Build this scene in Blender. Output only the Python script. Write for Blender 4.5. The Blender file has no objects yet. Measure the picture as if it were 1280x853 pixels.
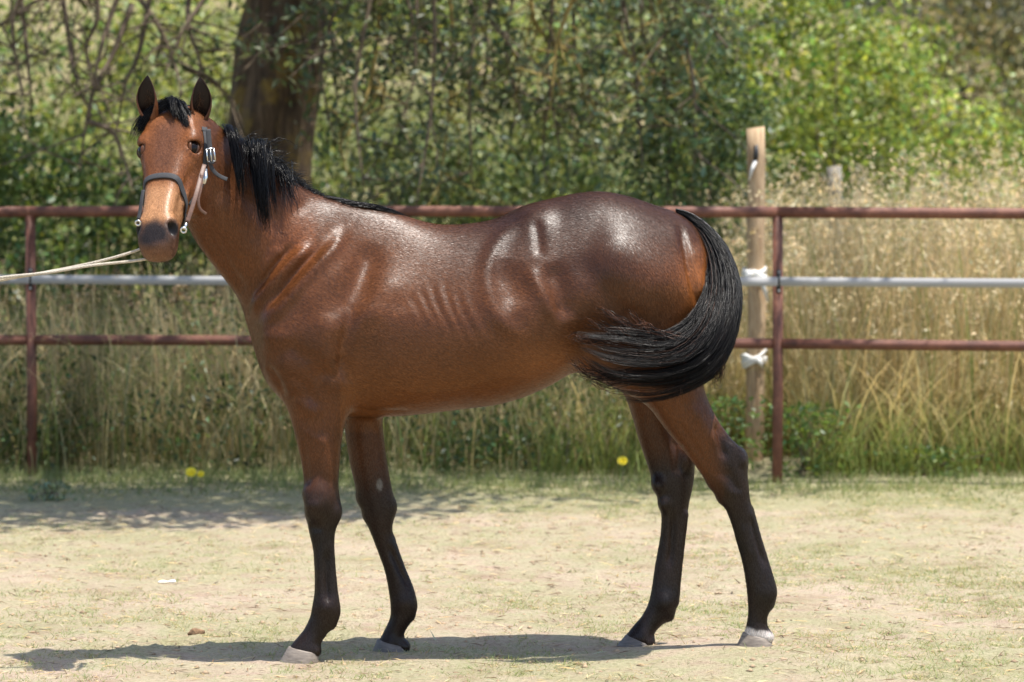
import bpy, math
import numpy as np
import openvdb as vdb
from mathutils import Vector, Matrix

scene = bpy.context.scene
COL = scene.collection
R = math.radians

# ------------------------------------------------------------------ camera
FPX = 4440.0                       # focal length in photograph pixels (1280 wide)
CAM = np.array((0.0, -12.0, 1.567))
PITCH = math.atan((426.5 - 240.0) / FPX)
cam_data = bpy.data.cameras.new('camera')
cam_data.sensor_width = 36.0
cam_data.lens = FPX / 1280.0 * 36.0
cam_data.clip_start = 0.1
cam_data.clip_end = 2000.0
cam_data.dof.use_dof = True
cam_data.dof.focus_distance = 11.85
cam_data.dof.aperture_fstop = 4.0
cam = bpy.data.objects.new('camera', cam_data)
COL.objects.link(cam)
cam.location = CAM
cam.rotation_euler = (math.pi / 2 - PITCH, 0, 0)
scene.camera = cam

# ------------------------------------------------------------------ sky, sun, exposure
SUN_FROM = Vector((0.26, -0.12, 1.0)).normalized()     # direction towards the sun
world = bpy.data.worlds.new('World')
scene.world = world
world.use_nodes = True
wn = world.node_tree
sky = wn.nodes.new('ShaderNodeTexSky')
sky.sky_type = 'NISHITA'
sky.sun_disc = False
sky.sun_elevation = math.asin(SUN_FROM.z)
sky.sun_rotation = math.atan2(SUN_FROM.x, SUN_FROM.y)
sky.air_density = 1.0
sky.dust_density = 1.5
wn.links.new(sky.outputs['Color'], wn.nodes['Background'].inputs['Color'])
wn.nodes['Background'].inputs['Strength'].default_value = 0.15

sun_data = bpy.data.lights.new('sun', 'SUN')
sun_data.energy = 4.6
sun_data.angle = R(0.53)
sun_data.color = (1.0, 0.955, 0.88)
sun = bpy.data.objects.new('sun', sun_data)
COL.objects.link(sun)
sun.rotation_euler = SUN_FROM.to_track_quat('Z', 'Y').to_euler()
sun.location = (3, -3, 12)

scene.view_settings.view_transform = 'Standard'
scene.view_settings.look = 'None'
scene.view_settings.exposure = 0.85
scene.view_settings.gamma = 1.0
scene.view_settings.use_curve_mapping = False
scene.render.engine = 'CYCLES'
scene.cycles.use_denoising = True
scene.cycles.max_bounces = 8
scene.cycles.transparent_max_bounces = 8
scene.cycles.caustics_reflective = False
scene.cycles.caustics_refractive = False
scene.cycles.sample_clamp_indirect = 6.0

# ------------------------------------------------------------------ helpers
def P(px, py, Y):
    """point of the photograph's pixel (1280x853) at depth Y"""
    u = (px - 640.0) / FPX
    v = -(py - 426.5) / FPX
    d = np.array((u, math.cos(PITCH) + v * math.sin(PITCH), -math.sin(PITCH) + v * math.cos(PITCH)))
    t = (Y - CAM[1]) / d[1]
    return CAM + t * d

def ground_pt(px, py, z=0.0):
    u = (px - 640.0) / FPX
    v = -(py - 426.5) / FPX
    d = np.array((u, math.cos(PITCH) + v * math.sin(PITCH), -math.sin(PITCH) + v * math.cos(PITCH)))
    t = (z - CAM[2]) / d[2]
    return CAM + t * d

def mesh_obj(name, verts, faces, mat, parent=None, col=None, smooth=False, attr=None, check=True):
    """faces: (n,k) int array, or a list of such arrays"""
    me = bpy.data.meshes.new(name)
    verts = np.asarray(verts, dtype=np.float32).reshape(-1, 3)
    fl = faces if isinstance(faces, list) else [faces]
    fl = [np.asarray(f, dtype=np.int32) for f in fl if len(f)]
    me.vertices.add(len(verts))
    me.vertices.foreach_set('co', verts.ravel())
    nl = sum(f.size for f in fl)
    npoly = sum(len(f) for f in fl)
    me.loops.add(nl)
    me.loops.foreach_set('vertex_index', np.concatenate([f.ravel() for f in fl]))
    me.polygons.add(npoly)
    tot = np.concatenate([np.full(len(f), f.shape[1], np.int32) for f in fl])
    st = np.concatenate([[0], np.cumsum(tot)[:-1]]).astype(np.int32)
    me.polygons.foreach_set('loop_start', st)
    if smooth:
        me.polygons.foreach_set('use_smooth', np.ones(npoly, bool))
    if col is not None:
        a = me.color_attributes.new('Col', 'FLOAT_COLOR', 'POINT')
        c = np.ones((len(verts), 4), np.float32)
        c[:, :3] = col
        a.data.foreach_set('color', c.ravel())
    if attr:
        for k, val in attr.items():
            a = me.attributes.new(k, 'FLOAT', 'POINT')
            a.data.foreach_set('value', np.asarray(val, np.float32))
    me.update(calc_edges=True)
    if check:
        me.validate()
    if mat is not None:
        me.materials.append(mat)
    o = bpy.data.objects.new(name, me)
    COL.objects.link(o)
    if parent is not None:
        o.parent = parent
        o.matrix_parent_inverse = parent.matrix_world.inverted()
    return o

def empty(name, loc, label, cat, group=None):
    o = bpy.data.objects.new(name, None)
    COL.objects.link(o)
    o.location = [float(c) for c in loc]
    o.empty_display_size = 0.1
    o.matrix_world = Matrix.Translation(o.location)
    o['label'] = label
    o['category'] = cat
    if group:
        o['group'] = group
    return o

def tag(o, label, cat, group=None):
    o['label'] = label
    o['category'] = cat
    if group:
        o['group'] = group
    return o

def spline(pts, n):
    """Catmull-Rom through the rows of pts, n samples, near even spacing in parameter"""
    p = np.asarray(pts, float)
    if p.ndim == 1:
        p = p[:, None]
    m = len(p)
    q = np.vstack([2 * p[0] - p[1], p, 2 * p[-1] - p[-2]])
    t = np.linspace(0, m - 1 - 1e-9, n)
    i = t.astype(int)
    f = (t - i)[:, None]
    a, b, c, d = q[i], q[i + 1], q[i + 2], q[i + 3]
    return 0.5 * ((2 * b) + (c - a) * f + (2 * a - 5 * b + 4 * c - d) * f ** 2 + (3 * b - a - 3 * c + d) * f ** 3)

def unit(v):
    v = np.asarray(v, float)
    return v / np.maximum(np.linalg.norm(v, axis=-1, keepdims=True), 1e-12)

def grid_faces(n, m, close=True, cap=True):
    """n rings of m vertices -> quads (+ two fan caps on extra vertices n*m, n*m+1)"""
    i = np.arange(n - 1)[:, None]
    j = np.arange(m if close else m - 1)[None, :]
    j2 = (j + 1) % m
    quads = np.stack([i * m + j, i * m + j2, (i + 1) * m + j2, (i + 1) * m + j], -1).reshape(-1, 4)
    if not cap:
        return quads, np.zeros((0, 3), int)
    jj = np.arange(m)
    k = (jj + 1) % m
    c0 = np.stack([np.full(m, n * m), k, jj], -1)
    c1 = np.stack([np.full(m, n * m + 1), (n - 1) * m + jj, (n - 1) * m + k], -1)
    return quads, np.vstack([c0, c1])

def tube(path, rad, sides=8, cap=True):
    """verts, [quads, tris] of a tube along path (n,3) with radii (n,)"""
    p = np.asarray(path, float)
    n = len(p)
    rad = np.broadcast_to(np.asarray(rad, float), (n,))
    t = unit(np.gradient(p, axis=0))
    ref = np.array((0.0, 0.0, 1.0)) if abs(t[0, 2]) < 0.9 else np.array((1.0, 0.0, 0.0))
    nrm = []
    cur = unit(np.cross(t[0], ref))
    for k in range(n):
        cur = unit(cur - t[k] * np.dot(cur, t[k]))
        nrm.append(cur)
    nrm = np.array(nrm)
    bi = np.cross(t, nrm)
    a = np.linspace(0, 2 * math.pi, sides, endpoint=False)
    ring = p[:, None, :] + rad[:, None, None] * (np.cos(a)[None, :, None] * nrm[:, None, :] + np.sin(a)[None, :, None] * bi[:, None, :])
    v = ring.reshape(-1, 3)
    q, tr = grid_faces(n, sides, True, cap)
    if cap:
        v = np.vstack([v, p[0], p[-1]])
    return v, [q, tr]

class Mesh:
    """collects geometry of one piece"""
    def __init__(self):
        self.v, self.f, self.c, self.n = [], {}, [], 0
    def add(self, v, faces, col=None):
        v = np.asarray(v, float).reshape(-1, 3)
        for f in (faces if isinstance(faces, list) else [faces]):
            f = np.asarray(f, int)
            if len(f):
                self.f.setdefault(f.shape[1], []).append(f + self.n)
        self.v.append(v)
        if col is not None:
            self.c.append(np.broadcast_to(np.asarray(col, float), (len(v), 3)))
        self.n += len(v)
        return self
    def tube(self, path, rad, sides=8, col=None):
        v, f = tube(path, rad, sides)
        return self.add(v, f, col)
    def box(self, c, size, rot=None, col=None):
        s = np.array([(x, y, z) for x in (-.5, .5) for y in (-.5, .5) for z in (-.5, .5)]) * np.asarray(size)
        if rot is not None:
            s = s @ np.asarray(rot).T
        q = np.array([(0, 1, 3, 2), (4, 6, 7, 5), (0, 4, 5, 1), (2, 3, 7, 6), (0, 2, 6, 4), (1, 5, 7, 3)])
        return self.add(s + np.asarray(c), q, col)
    def build(self, name, mat, parent=None, smooth=False):
        return mesh_obj(name, np.vstack(self.v), [np.vstack(x) for x in self.f.values()], mat, parent,
                        col=np.vstack(self.c) if self.c else None, smooth=smooth)

def new_mat(name):
    m = bpy.data.materials.new(name)
    m.use_nodes = True
    nt = m.node_tree
    b = nt.nodes['Principled BSDF']
    return m, nt, b

def N(nt, kind, **kw):
    n = nt.nodes.new(kind)
    for k, v in kw.items():
        if k in n.inputs:
            n.inputs[k].default_value = v
        else:
            setattr(n, k, v)
    return n

def ramp(nt, fac, stops):
    r = nt.nodes.new('ShaderNodeValToRGB')
    e = r.color_ramp.elements
    while len(e) < len(stops):
        e.new(0.5)
    for el, (pos, c) in zip(e, stops):
        el.position = pos
        el.color = (*c, 1) if len(c) == 3 else c
    nt.links.new(fac, r.inputs['Fac'])
    return r.outputs['Color']

def mixc(nt, fac, a, b, mode='MIX'):
    m = nt.nodes.new('ShaderNodeMix')
    m.data_type = 'RGBA'
    m.blend_type = mode
    for sock, val in ((m.inputs[0], fac), (m.inputs[6], a), (m.inputs[7], b)):
        if hasattr(val, 'is_linked') or hasattr(val, 'links'):
            nt.links.new(val, sock)
        elif isinstance(val, (int, float)):
            sock.default_value = val
        else:
            sock.default_value = (*val, 1)
    return m.outputs[2]

def bump(nt, b, height, strength=0.3, dist=0.01):
    n = nt.nodes.new('ShaderNodeBump')
    n.inputs['Strength'].default_value = strength
    n.inputs['Distance'].default_value = dist
    nt.links.new(height, n.inputs['Height'])
    nt.links.new(n.outputs['Normal'], b.inputs['Normal'])
    return n

def noise(nt, scale, detail=4.0, rough=0.55, vec=None, dim='3D'):
    n = nt.nodes.new('ShaderNodeTexNoise')
    n.inputs['Scale'].default_value = scale
    n.inputs['Detail'].default_value = detail
    n.inputs['Roughness'].default_value = rough
    if vec is not None:
        nt.links.new(vec, n.inputs['Vector'])
    return n.outputs['Fac']

def obj_coord(nt, scale=(1, 1, 1), rot=(0, 0, 0)):
    tc = nt.nodes.new('ShaderNodeTexCoord')
    mp = nt.nodes.new('ShaderNodeMapping')
    mp.inputs['Scale'].default_value = scale
    mp.inputs['Rotation'].default_value = rot
    nt.links.new(tc.outputs['Object'], mp.inputs['Vector'])
    return mp.outputs['Vector']

def plain_mat(name, col, rough=0.6, metal=0.0, nscale=40.0, var=0.25, bmp=0.15, bdist=0.002):
    m, nt, b = new_mat(name)
    v = obj_coord(nt)
    f = noise(nt, nscale, 5, 0.6, v)
    c = np.asarray(col)
    nt.links.new(ramp(nt, f, [(0.3, tuple(c * (1 - var))), (0.7, tuple(np.minimum(c * (1 + var), 1)))]), b.inputs['Base Color'])
    b.inputs['Roughness'].default_value = rough
    b.inputs['Metallic'].default_value = metal
    bump(nt, b, f, bmp, bdist)
    return m

def attr_mat(name, rough=0.6, trans=0.0, spec=0.3, tint=(1.0, 1.0, 0.55)):
    """colour from the mesh's own per-piece colour; trans: share of light through thin leaves"""
    m, nt, b = new_mat(name)
    a = N(nt, 'ShaderNodeAttribute', attribute_name='Col')
    nt.links.new(a.outputs['Color'], b.inputs['Base Color'])
    b.inputs['Roughness'].default_value = rough
    b.inputs['Specular IOR Level'].default_value = spec
    if trans > 0:
        t = nt.nodes.new('ShaderNodeBsdfTranslucent')
        g = mixc(nt, 1.0, a.outputs['Color'], tint, 'MULTIPLY')
        nt.links.new(g, t.inputs['Color'])
        mx = nt.nodes.new('ShaderNodeMixShader')
        mx.inputs[0].default_value = trans
        nt.links.new(b.outputs[0], mx.inputs[1])
        nt.links.new(t.outputs[0], mx.inputs[2])
        nt.links.new(mx.outputs[0], nt.nodes['Material Output'].inputs['Surface'])
    return m

def vnoise(x, y, seed=0):
    """smooth value noise in the plane, 0..1"""
    x = np.asarray(x, float); y = np.asarray(y, float)
    xi = np.floor(x).astype(int); yi = np.floor(y).astype(int)
    fx = x - xi; fy = y - yi
    fx = fx * fx * (3 - 2 * fx); fy = fy * fy * (3 - 2 * fy)
    def h(a, b):
        n = (a * 374761393 + b * 668265263 + seed * 974711) & 0x7fffffff
        n = ((n ^ (n >> 13)) * 1274126177) & 0x7fffffff
        n = n ^ (n >> 16)
        return (n & 0xffff) / 65535.0
    return (h(xi, yi) * (1 - fx) + h(xi + 1, yi) * fx) * (1 - fy) + (h(xi, yi + 1) * (1 - fx) + h(xi + 1, yi + 1) * fx) * fy


# ================================================================== ground and hillside: one sheet
def ground_h(x, y):
    x = np.asarray(x, float); y = np.asarray(y, float)
    h = 0.016 * (vnoise(x * 0.9 + 3.1, y * 0.9 + 7.7, 5) - 0.5) + 0.010 * (vnoise(x * 4, y * 4, 9) - 0.5)
    h = h + 0.030 * np.exp(-(((x - 0.85) / 0.45) ** 2 + ((y + 0.05) / 0.5) ** 2))
    h = h + .05 * np.clip((y - 6.6) / 2.0, 0, 1) ** 2
    up = np.clip(y - 18.0, 0, 70)
    h = h + .30 * up * np.clip(up / 10.0, 0, 1) + .8 * np.clip(up / 12, 0, 1) * (vnoise(x * .12, y * .12, 4) - .5)
    return h
xs = np.unique(np.concatenate([np.linspace(-900, -60, 12), np.linspace(-60, -7, 40), np.linspace(-7, -4, 40), np.linspace(-4, 4, 321), np.linspace(4, 7, 40), np.linspace(7, 60, 40), np.linspace(60, 900, 12)]))
ys = np.unique(np.concatenate([np.linspace(-60, -3, 30), np.linspace(-3, -1.6, 20), np.linspace(-1.6, 4.5, 204), np.linspace(4.5, 9, 80), np.linspace(9, 40, 60), np.linspace(40, 900, 30)]))
gx, gy_ = np.meshgrid(xs, ys)
gz = ground_h(gx, gy_)
fine_n = .006 * (vnoise(gx * 14, gy_ * 14, 21) - .5) + .005 * (vnoise(gx * 9 + 5, gy_ * 9, 22) - .5)
hp_r = np.random.default_rng(12)
for k in range(110):
    ax_, ay_ = hp_r.uniform(-3.4, 3.4), hp_r.uniform(-1.1, 5.5)
    if min(np.hypot(ax_ - q, ay_ - w) for q, w in ((-.70, -.25), (-.40, .04), (.81, -.03), (.40, .15))) < .35: continue
    d_ = np.hypot((gx - ax_) / .065, (gy_ - ay_) / .075)
    fine_n = fine_n - .026 * np.exp(-d_ ** 4) + .012 * np.exp(-((d_ - 1.35) / .3) ** 2)
for hx, hy in ((-.70, -.25), (-.40, .04), (.81, -.03), (.40, .15)):
    fine_n = fine_n * np.clip(np.hypot(gx - hx, gy_ - hy) / .12 - .4, 0, 1)
gz = gz + np.where((np.abs(gx) < 7) & (gy_ < 9) & (gy_ > -3), fine_n, 0)
ny_, nx_ = gx.shape
i = np.arange(ny_ - 1)[:, None]; j = np.arange(nx_ - 1)[None]
gq = np.stack([i * nx_ + j, i * nx_ + j + 1, (i + 1) * nx_ + j + 1, (i + 1) * nx_ + j], -1).reshape(-1, 4)
# turf share by place: the verge along the fence and the hill are greener
turf = np.clip((gy_ - 5.3) / 1.2, 0, 1) * .75
hillc = np.clip((gy_ - 13) / 6, 0, 1)
m_ground, nt, b = new_mat('sandy_ground')
gc = obj_coord(nt)
a1 = N(nt, 'ShaderNodeAttribute', attribute_name='turf'); a2 = N(nt, 'ShaderNodeAttribute', attribute_name='hill')
n_big = noise(nt, .9, 5, .6, gc); n_mid = noise(nt, 7, 6, .65, gc); n_fin = noise(nt, 60, 5, .7, gc); n_spk = noise(nt, 160, 3, .7, gc)
sand = ramp(nt, n_mid, [(.28, (.39, .29, .215)), (.5, (.51, .40, .305)), (.72, (.59, .49, .39))])
sand = mixc(nt, 1.0, sand, ramp(nt, noise(nt, 2.3, 5, .62, gc), [(.34, (.80, .74, .70)), (.5, (1, 1, 1)), (.7, (1.08, 1.07, 1.06))]), 'MULTIPLY')
sand = mixc(nt, 1.0, sand, ramp(nt, n_fin, [(.28, (.50, .45, .40)), (.46, (1, 1, 1)), (.75, (1.14, 1.13, 1.12))]), 'MULTIPLY')
sand = mixc(nt, 1.0, sand, ramp(nt, n_spk, [(.28, (.48, .42, .36)), (.44, (1, 1, 1)), (.7, (1.12, 1.12, 1.12))]), 'MULTIPLY')
grassy = ramp(nt, n_fin, [(.3, (.19, .195, .085)), (.5, (.33, .33, .165)), (.7, (.47, .43, .26))])
mk = N(nt, 'ShaderNodeMath', operation='MULTIPLY_ADD'); nt.links.new(n_big, mk.inputs[0]); mk.inputs[1].default_value = 1.3; mk.inputs[2].default_value = -.5
mk2 = N(nt, 'ShaderNodeMath', operation='MULTIPLY_ADD'); nt.links.new(n_mid, mk2.inputs[0]); mk2.inputs[1].default_value = 1.2; nt.links.new(mk.outputs[0], mk2.inputs[2])
mk3 = N(nt, 'ShaderNodeMath', operation='ADD'); nt.links.new(mk2.outputs[0], mk3.inputs[0]); nt.links.new(a1.outputs['Fac'], mk3.inputs[1])
cmix = mixc(nt, ramp(nt, mk3.outputs[0], [(.47, (0, 0, 0)), (.95, (.72, .72, .72))]), sand, grassy)
hillcol = ramp(nt, noise(nt, .35, 6, .65, gc), [(.32, (.10, .12, .045)), (.48, (.20, .19, .085)), (.6, (.36, .28, .16)), (.75, (.30, .26, .12))])
cmix = mixc(nt, a2.outputs['Fac'], cmix, hillcol)
nt.links.new(cmix, b.inputs['Base Color'])
b.inputs['Roughness'].default_value = .95
b.inputs['Specular IOR Level'].default_value = .15
hsum = N(nt, 'ShaderNodeMath', operation='MULTIPLY_ADD'); nt.links.new(n_fin, hsum.inputs[0]); hsum.inputs[1].default_value = 1.0; nt.links.new(n_spk, hsum.inputs[2])
bump(nt, b, hsum.outputs[0], .9, .016)
ground = mesh_obj('ground', np.stack([gx, gy_, gz], -1).reshape(-1, 3), gq, m_ground, attr={'turf': turf.ravel(), 'hill': hillc.ravel()}, smooth=True)
ground['kind'] = 'structure'

# ================================================================== paddock fence: rusty pipe, two rails, posts, white tape
m_pipe, nt, b = new_mat('rusty_pipe')
pc = obj_coord(nt)
f1 = noise(nt, 9, 6, .65, pc); f2 = noise(nt, 70, 5, .65, pc)
c_ = ramp(nt, f1, [(.3, (.075, .028, .019)), (.48, (.135, .050, .031)), (.60, (.18, .070, .042)), (.75, (.26, .12, .075))])
c_ = mixc(nt, 1.0, c_, ramp(nt, f2, [(.3, (.75, .72, .70)), (.7, (1.15, 1.12, 1.1))]), 'MULTIPLY')
nt.links.new(c_, b.inputs['Base Color'])
b.inputs['Roughness'].default_value = .62
bump(nt, b, f2, .25, .002)
m_tape, nt, b = new_mat('fence_tape')
tf = noise(nt, 4, 4, .6, obj_coord(nt, (1, 1, 260)))
nt.links.new(ramp(nt, tf, [(.3, (.345, .34, .34)), (.7, (.40, .395, .395))]), b.inputs['Base Color'])
b.inputs['Roughness'].default_value = .9
b.inputs['Specular IOR Level'].default_value = .1
m_black = plain_mat('black_plastic', (.015, .015, .016), .5)
FX0, FX1 = -2.65, 1.425                      # posts seen in the photograph
def fence_y(x):
    return 7.55 - .12 * (x - FX0)
RT, RM, RTAPE = 1.458, .752, 1.087
FPOSTS = [FX0 + (FX1 - FX0) * k for k in (-2, -1, 0, 1, 2, 3)]
fence = empty('pipe_fence', (FX0, fence_y(FX0), 0), 'rust brown pipe paddock fence with two rails behind the horse', 'fence')
rr_ = np.random.default_rng(4)
for x in FPOSTS:
    mb = Mesh(); y = fence_y(x)
    mb.tube([(x, y, -.25), (x + .004, y, .5), (x, y, RT - .02)], .0285, 14)
    mb.build('post', m_pipe, fence, True)
for k in range(len(FPOSTS) - 1):
    x0, x1 = FPOSTS[k], FPOSTS[k + 1]
    for z, r, nm in ((RT, .0305, 'top_rail'), (RM, .0285, 'middle_rail')):
        e = 0 if nm == 'top_rail' else .024
        t = np.linspace(0, 1, 9)
        xx = x0 + e + (x1 - x0 - 2 * e) * t
        zz = z + .008 * np.sin(t * 3.1) * (-1 if k % 2 else .4)
        mb = Mesh(); mb.tube(np.stack([xx, fence_y(xx), zz], -1), r, 14); mb.build(nm, m_pipe, fence, True)
for x in FPOSTS:                                # insulator clips with two bolts
    mb = Mesh(); y = fence_y(x) - .034
    mb.box((x + .004, y, RTAPE), (.026, .012, .125))
    cl = mb.build('tape_clip', m_black, fence)
    for dz in (.05, -.05):
        mb = Mesh(); mb.tube([(x + .004, y - .005, RTAPE + dz), (x + .004, y - .014, RTAPE + dz)], .006, 8); mb.build('bolt', m_tape, cl)
# tape from clip to clip
tape = None
for k in range(len(FPOSTS) - 1):
    x0, x1 = FPOSTS[k], FPOSTS[k + 1]
    t = np.linspace(0, 1, 24)
    xx = x0 + .010 + (x1 - x0 - .012) * t; yy = fence_y(xx) - .046
    zz = RTAPE - .006 * np.sin(t * math.pi)
    w = .0245
    tw = .03 * np.sin(t * 7 + k) - .02
    up = np.stack([np.zeros(24), np.sin(tw), np.cos(tw)], -1)
    c = np.stack([xx, yy, zz], -1)
    nrm = np.stack([np.zeros(24), -np.cos(tw), np.sin(tw)], -1)
    v = np.stack([c - up * w - nrm * .0004, c + up * w - nrm * .0004, c + up * w + nrm * .0004, c - up * w + nrm * .0004], 1).reshape(-1, 3)
    q_, tr = grid_faces(24, 4)
    if tape is None:
        tape = empty('fence_tape', (FX0, fence_y(FX0) - .05, RTAPE), 'white electric tape stretched between the two rails of the pipe fence', 'tape')
    mesh_obj('tape_length', np.vstack([v, c[0], c[-1]]), [q_, tr], m_tape, tape)

# ================================================================== wooden posts behind the fence
m_wood, nt, b = new_mat('weathered_wood')
wv = obj_coord(nt, (14, 14, 1.2))
f1 = noise(nt, 5, 6, .65, wv); f2 = noise(nt, 3, 4, .6, obj_coord(nt))
c_ = ramp(nt, f1, [(.3, (.25, .155, .085)), (.5, (.46, .32, .19)), (.7, (.58, .43, .28))])
nt.links.new(mixc(nt, 1.0, c_, ramp(nt, f2, [(.3, (.75, .75, .75)), (.7, (1.1, 1.1, 1.1))]), 'MULTIPLY'), b.inputs['Base Color'])
b.inputs['Roughness'].default_value = .85
bump(nt, b, f1, .5, .006)
m_rag = plain_mat('white_rag', (.72, .71, .68), .9, 0, 60, .15, .5, .004)
def wood_post(px, top_py, base_y, rad, label, name='wooden_post', n=14, mat=None):
    x = P(px, 300, base_y)[0]; zt = P(px, top_py, base_y)[2]
    o = empty(name, (x, base_y, 0), label, 'post')
    zz = np.linspace(-.3, zt, n)
    pr = np.random.default_rng(int(px))
    path = np.stack([x + pr.normal(0, .003, n) + .012 * np.sin(zz * 1.5), base_y + pr.normal(0, .003, n), zz], -1)
    v, f = tube(path, rad * (1.06 - .06 * zz / zt) + pr.normal(0, .0015, n), 16)
    # slanting, split top
    top = v[:, 2] > zt - .02
    v[top, 2] += (v[top, 0] - x) * .12
    mesh_obj('shaft', v, f, mat or m_wood, o, smooth=True)
    return o, x, zt
wp1, wx, wz = wood_post(943, 160, 8.3, .050, 'round wooden post tied with white rags behind the pipe fence')
wy = 8.3
mb = Mesh(); mb.tube([(wx + .005, wy - .055, wz - .10), (wx + .004, wy - .06, wz - .16), (wx + .0, wy - .055, wz - .2)], [.012, .016, .010], 8); mb.build('insulator', m_black, wp1, True)
mb = Mesh(); mb.tube([(wx + .0, wy - .06, wz - .19), (wx - .02, wy - .066, wz - .24), (wx - .035, wy - .062, wz - .30)], [.012, .011, .004], 6); mb.build('tape_end', m_rag, wp1, True)
def rag(parent, z, x0, y0, r, h, tails):
    mb = Mesh(); pr = np.random.default_rng(int(z * 1000))
    a_ = np.linspace(0, 2 * math.pi, 30, endpoint=False)
    for k in range(5):
        zz = z + pr.normal(0, h * .25); tilt = pr.normal(0, .018)
        p_ = np.stack([x0 + (r + .006 + pr.uniform(0, .008)) * np.cos(a_), y0 + (r + .008) * np.sin(a_), zz + tilt * np.cos(a_) + .006 * np.sin(a_ * 3 + k)], -1)
        p_ = np.vstack([p_, p_[:1]])
        mb.tube(p_, .011 + .004 * np.sin(np.linspace(0, 9, 31) + k), 6)
    for dx, dz in tails:
        mb.tube([(x0 + .02 * np.sign(dx), y0 - r - .01, z), (x0 + dx * .6, y0 - r - .02, z + dz * .4), (x0 + dx, y0 - r - .015, z + dz)], [.018, .015, .006], 6)
    mb.build('rag', m_rag, parent, True)
rag(wp1, P(943, 342, wy)[2], wx, wy, .05, .05, [(-.065, -.03), (.07, -.06), (.075, -.16)])
rag(wp1, P(943, 448, wy)[2], wx, wy, .052, .05, [(.045, -.05)])
wood_post(1042, 208, 13.0, .05, 'grey weathered wooden post half hidden in dry grass', 'wooden_post', mat=plain_mat('grey_wood', (.26, .235, .205), .9, 0, 22, .4, .5, .006))

# ================================================================== vegetation
vr = np.random.default_rng(77)
m_leaf = attr_mat('leaf', .40, .45, .45)
m_blade = attr_mat('grass_blade', .6, .48, .15, (1.0, .97, .80))
m_bark, nt, b = new_mat('bark')
bc_ = obj_coord(nt, (6, 6, 1.1))
f1 = noise(nt, 3.2, 7, .7, bc_); f2 = noise(nt, 5, 5, .65, obj_coord(nt))
c_ = ramp(nt, f1, [(.30, (.022, .013, .008)), (.5, (.095, .060, .034)), (.70, (.21, .142, .085))])
c_ = mixc(nt, ramp(nt, f2, [(.50, (0, 0, 0)), (.68, (.65, .65, .65))]), c_, (.33, .22, .04))
nt.links.new(c_, b.inputs['Base Color'])
b.inputs['Roughness'].default_value = .9
bump(nt, b, f1, 1.0, .03)
m_twig = plain_mat('twig_bark', (.13, .095, .065), .85, 0, 30, .5, .4, .004)
m_lichen = plain_mat('lichen_twig', (.26, .19, .055), .9, 0, 40, .5, .4, .004)

def leaf_mesh(name, cen, size, cols, parent, mat=None, aspect=.5, updir=.3, fold=.25, lying=False):
    """one leaf per centre: a folded diamond (4 corners, 2 triangles)"""
    n = len(cen)
    d = unit(vr.normal(size=(n, 3)) + (0, 0, -.25))                      # along the leaf
    if lying:
        d = unit(d * (1, 1, .06))
    up = unit(vr.normal(size=(n, 3)) + (0, 0, updir * 3))
    sd = unit(np.cross(d, up)); nn = np.cross(sd, d)
    L_ = (np.asarray(size) * vr.uniform(.65, 1.25, n))[:, None]
    w = L_ * aspect * .5
    base = cen - d * L_ * .5
    v = np.stack([base, cen - d * L_ * .05 + sd * w + nn * w * fold, cen + d * L_ * .5 - nn * L_ * .08, cen - d * L_ * .05 - sd * w + nn * w * fold], 1)
    i = np.arange(n)[:, None] * 4
    tri = np.vstack([i + (0, 1, 2), i + (0, 2, 3)])
    return mesh_obj(name, v.reshape(-1, 3), tri, mat or m_leaf, parent, col=np.repeat(cols, 4, 0))

def leaf_cols(n, base, var=.35, hue=.2):
    b_ = np.asarray(base)
    k = vr.uniform(1 - var, 1 + var, (n, 1))
    h = vr.normal(0, hue, (n, 1))
    return np.clip(b_ * k * (1 + h * np.array((1.0, .25, -.3))), .004, .9)

def clusters(cen, rad, nclus, per, spread, shell=.35, flat=1.0):
    """leaf positions: clumps spread through an ellipsoid, thinner inside, gaps between"""
    d = unit(vr.normal(size=(nclus, 3)))
    r = (shell + (1 - shell) * vr.random(nclus) ** .6)[:, None]
    c = np.asarray(cen) + d * r * np.asarray(rad)
    p_ = np.repeat(c, per, 0) + vr.normal(size=(nclus * per, 3)) * spread * np.array((1, 1, flat))
    return p_, c

def shrub(name, label, px, base_y, x_rad, y_rad, ztop, zbot, nclus, per, spread, size, col, group=None, cat='shrub', var=.4, gaps=None, twigs=14, aspect=.55, stemmat=None):
    x = P(px, 300, base_y)[0]
    g = float(ground_h(x, base_y))
    o = empty(name, (x, base_y, g), label, cat, group)
    cz = (ztop + zbot) / 2
    p_, c = clusters((x, base_y, cz), (x_rad, y_rad, (ztop - zbot) / 2), nclus, per, spread * .8)
    keep = p_[:, 2] > g + .03
    p_ = p_[keep]
    tone = np.repeat(vr.uniform(.4, 1.5, nclus), per)[keep][:, None]
    leaf_mesh('foliage', p_, np.full(len(p_), size * 1.2), leaf_cols(len(p_), col, var) * tone * 1.45, o, aspect=aspect)
    mb = Mesh()
    for k in range(twigs):
        e = c[vr.integers(len(c))]
        s_ = np.array((x + vr.normal(0, .10 + x_rad * .12), base_y + vr.normal(0, .1), g - .05))
        m_ = (s_ + e) / 2 + (vr.normal(0, .12), vr.normal(0, .12), .15)
        mb.tube(spline([s_, m_, e], 8), np.linspace(.018, .004, 8), 5)
    mb.build('stem', stemmat or m_twig, o, True)
    return o

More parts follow.
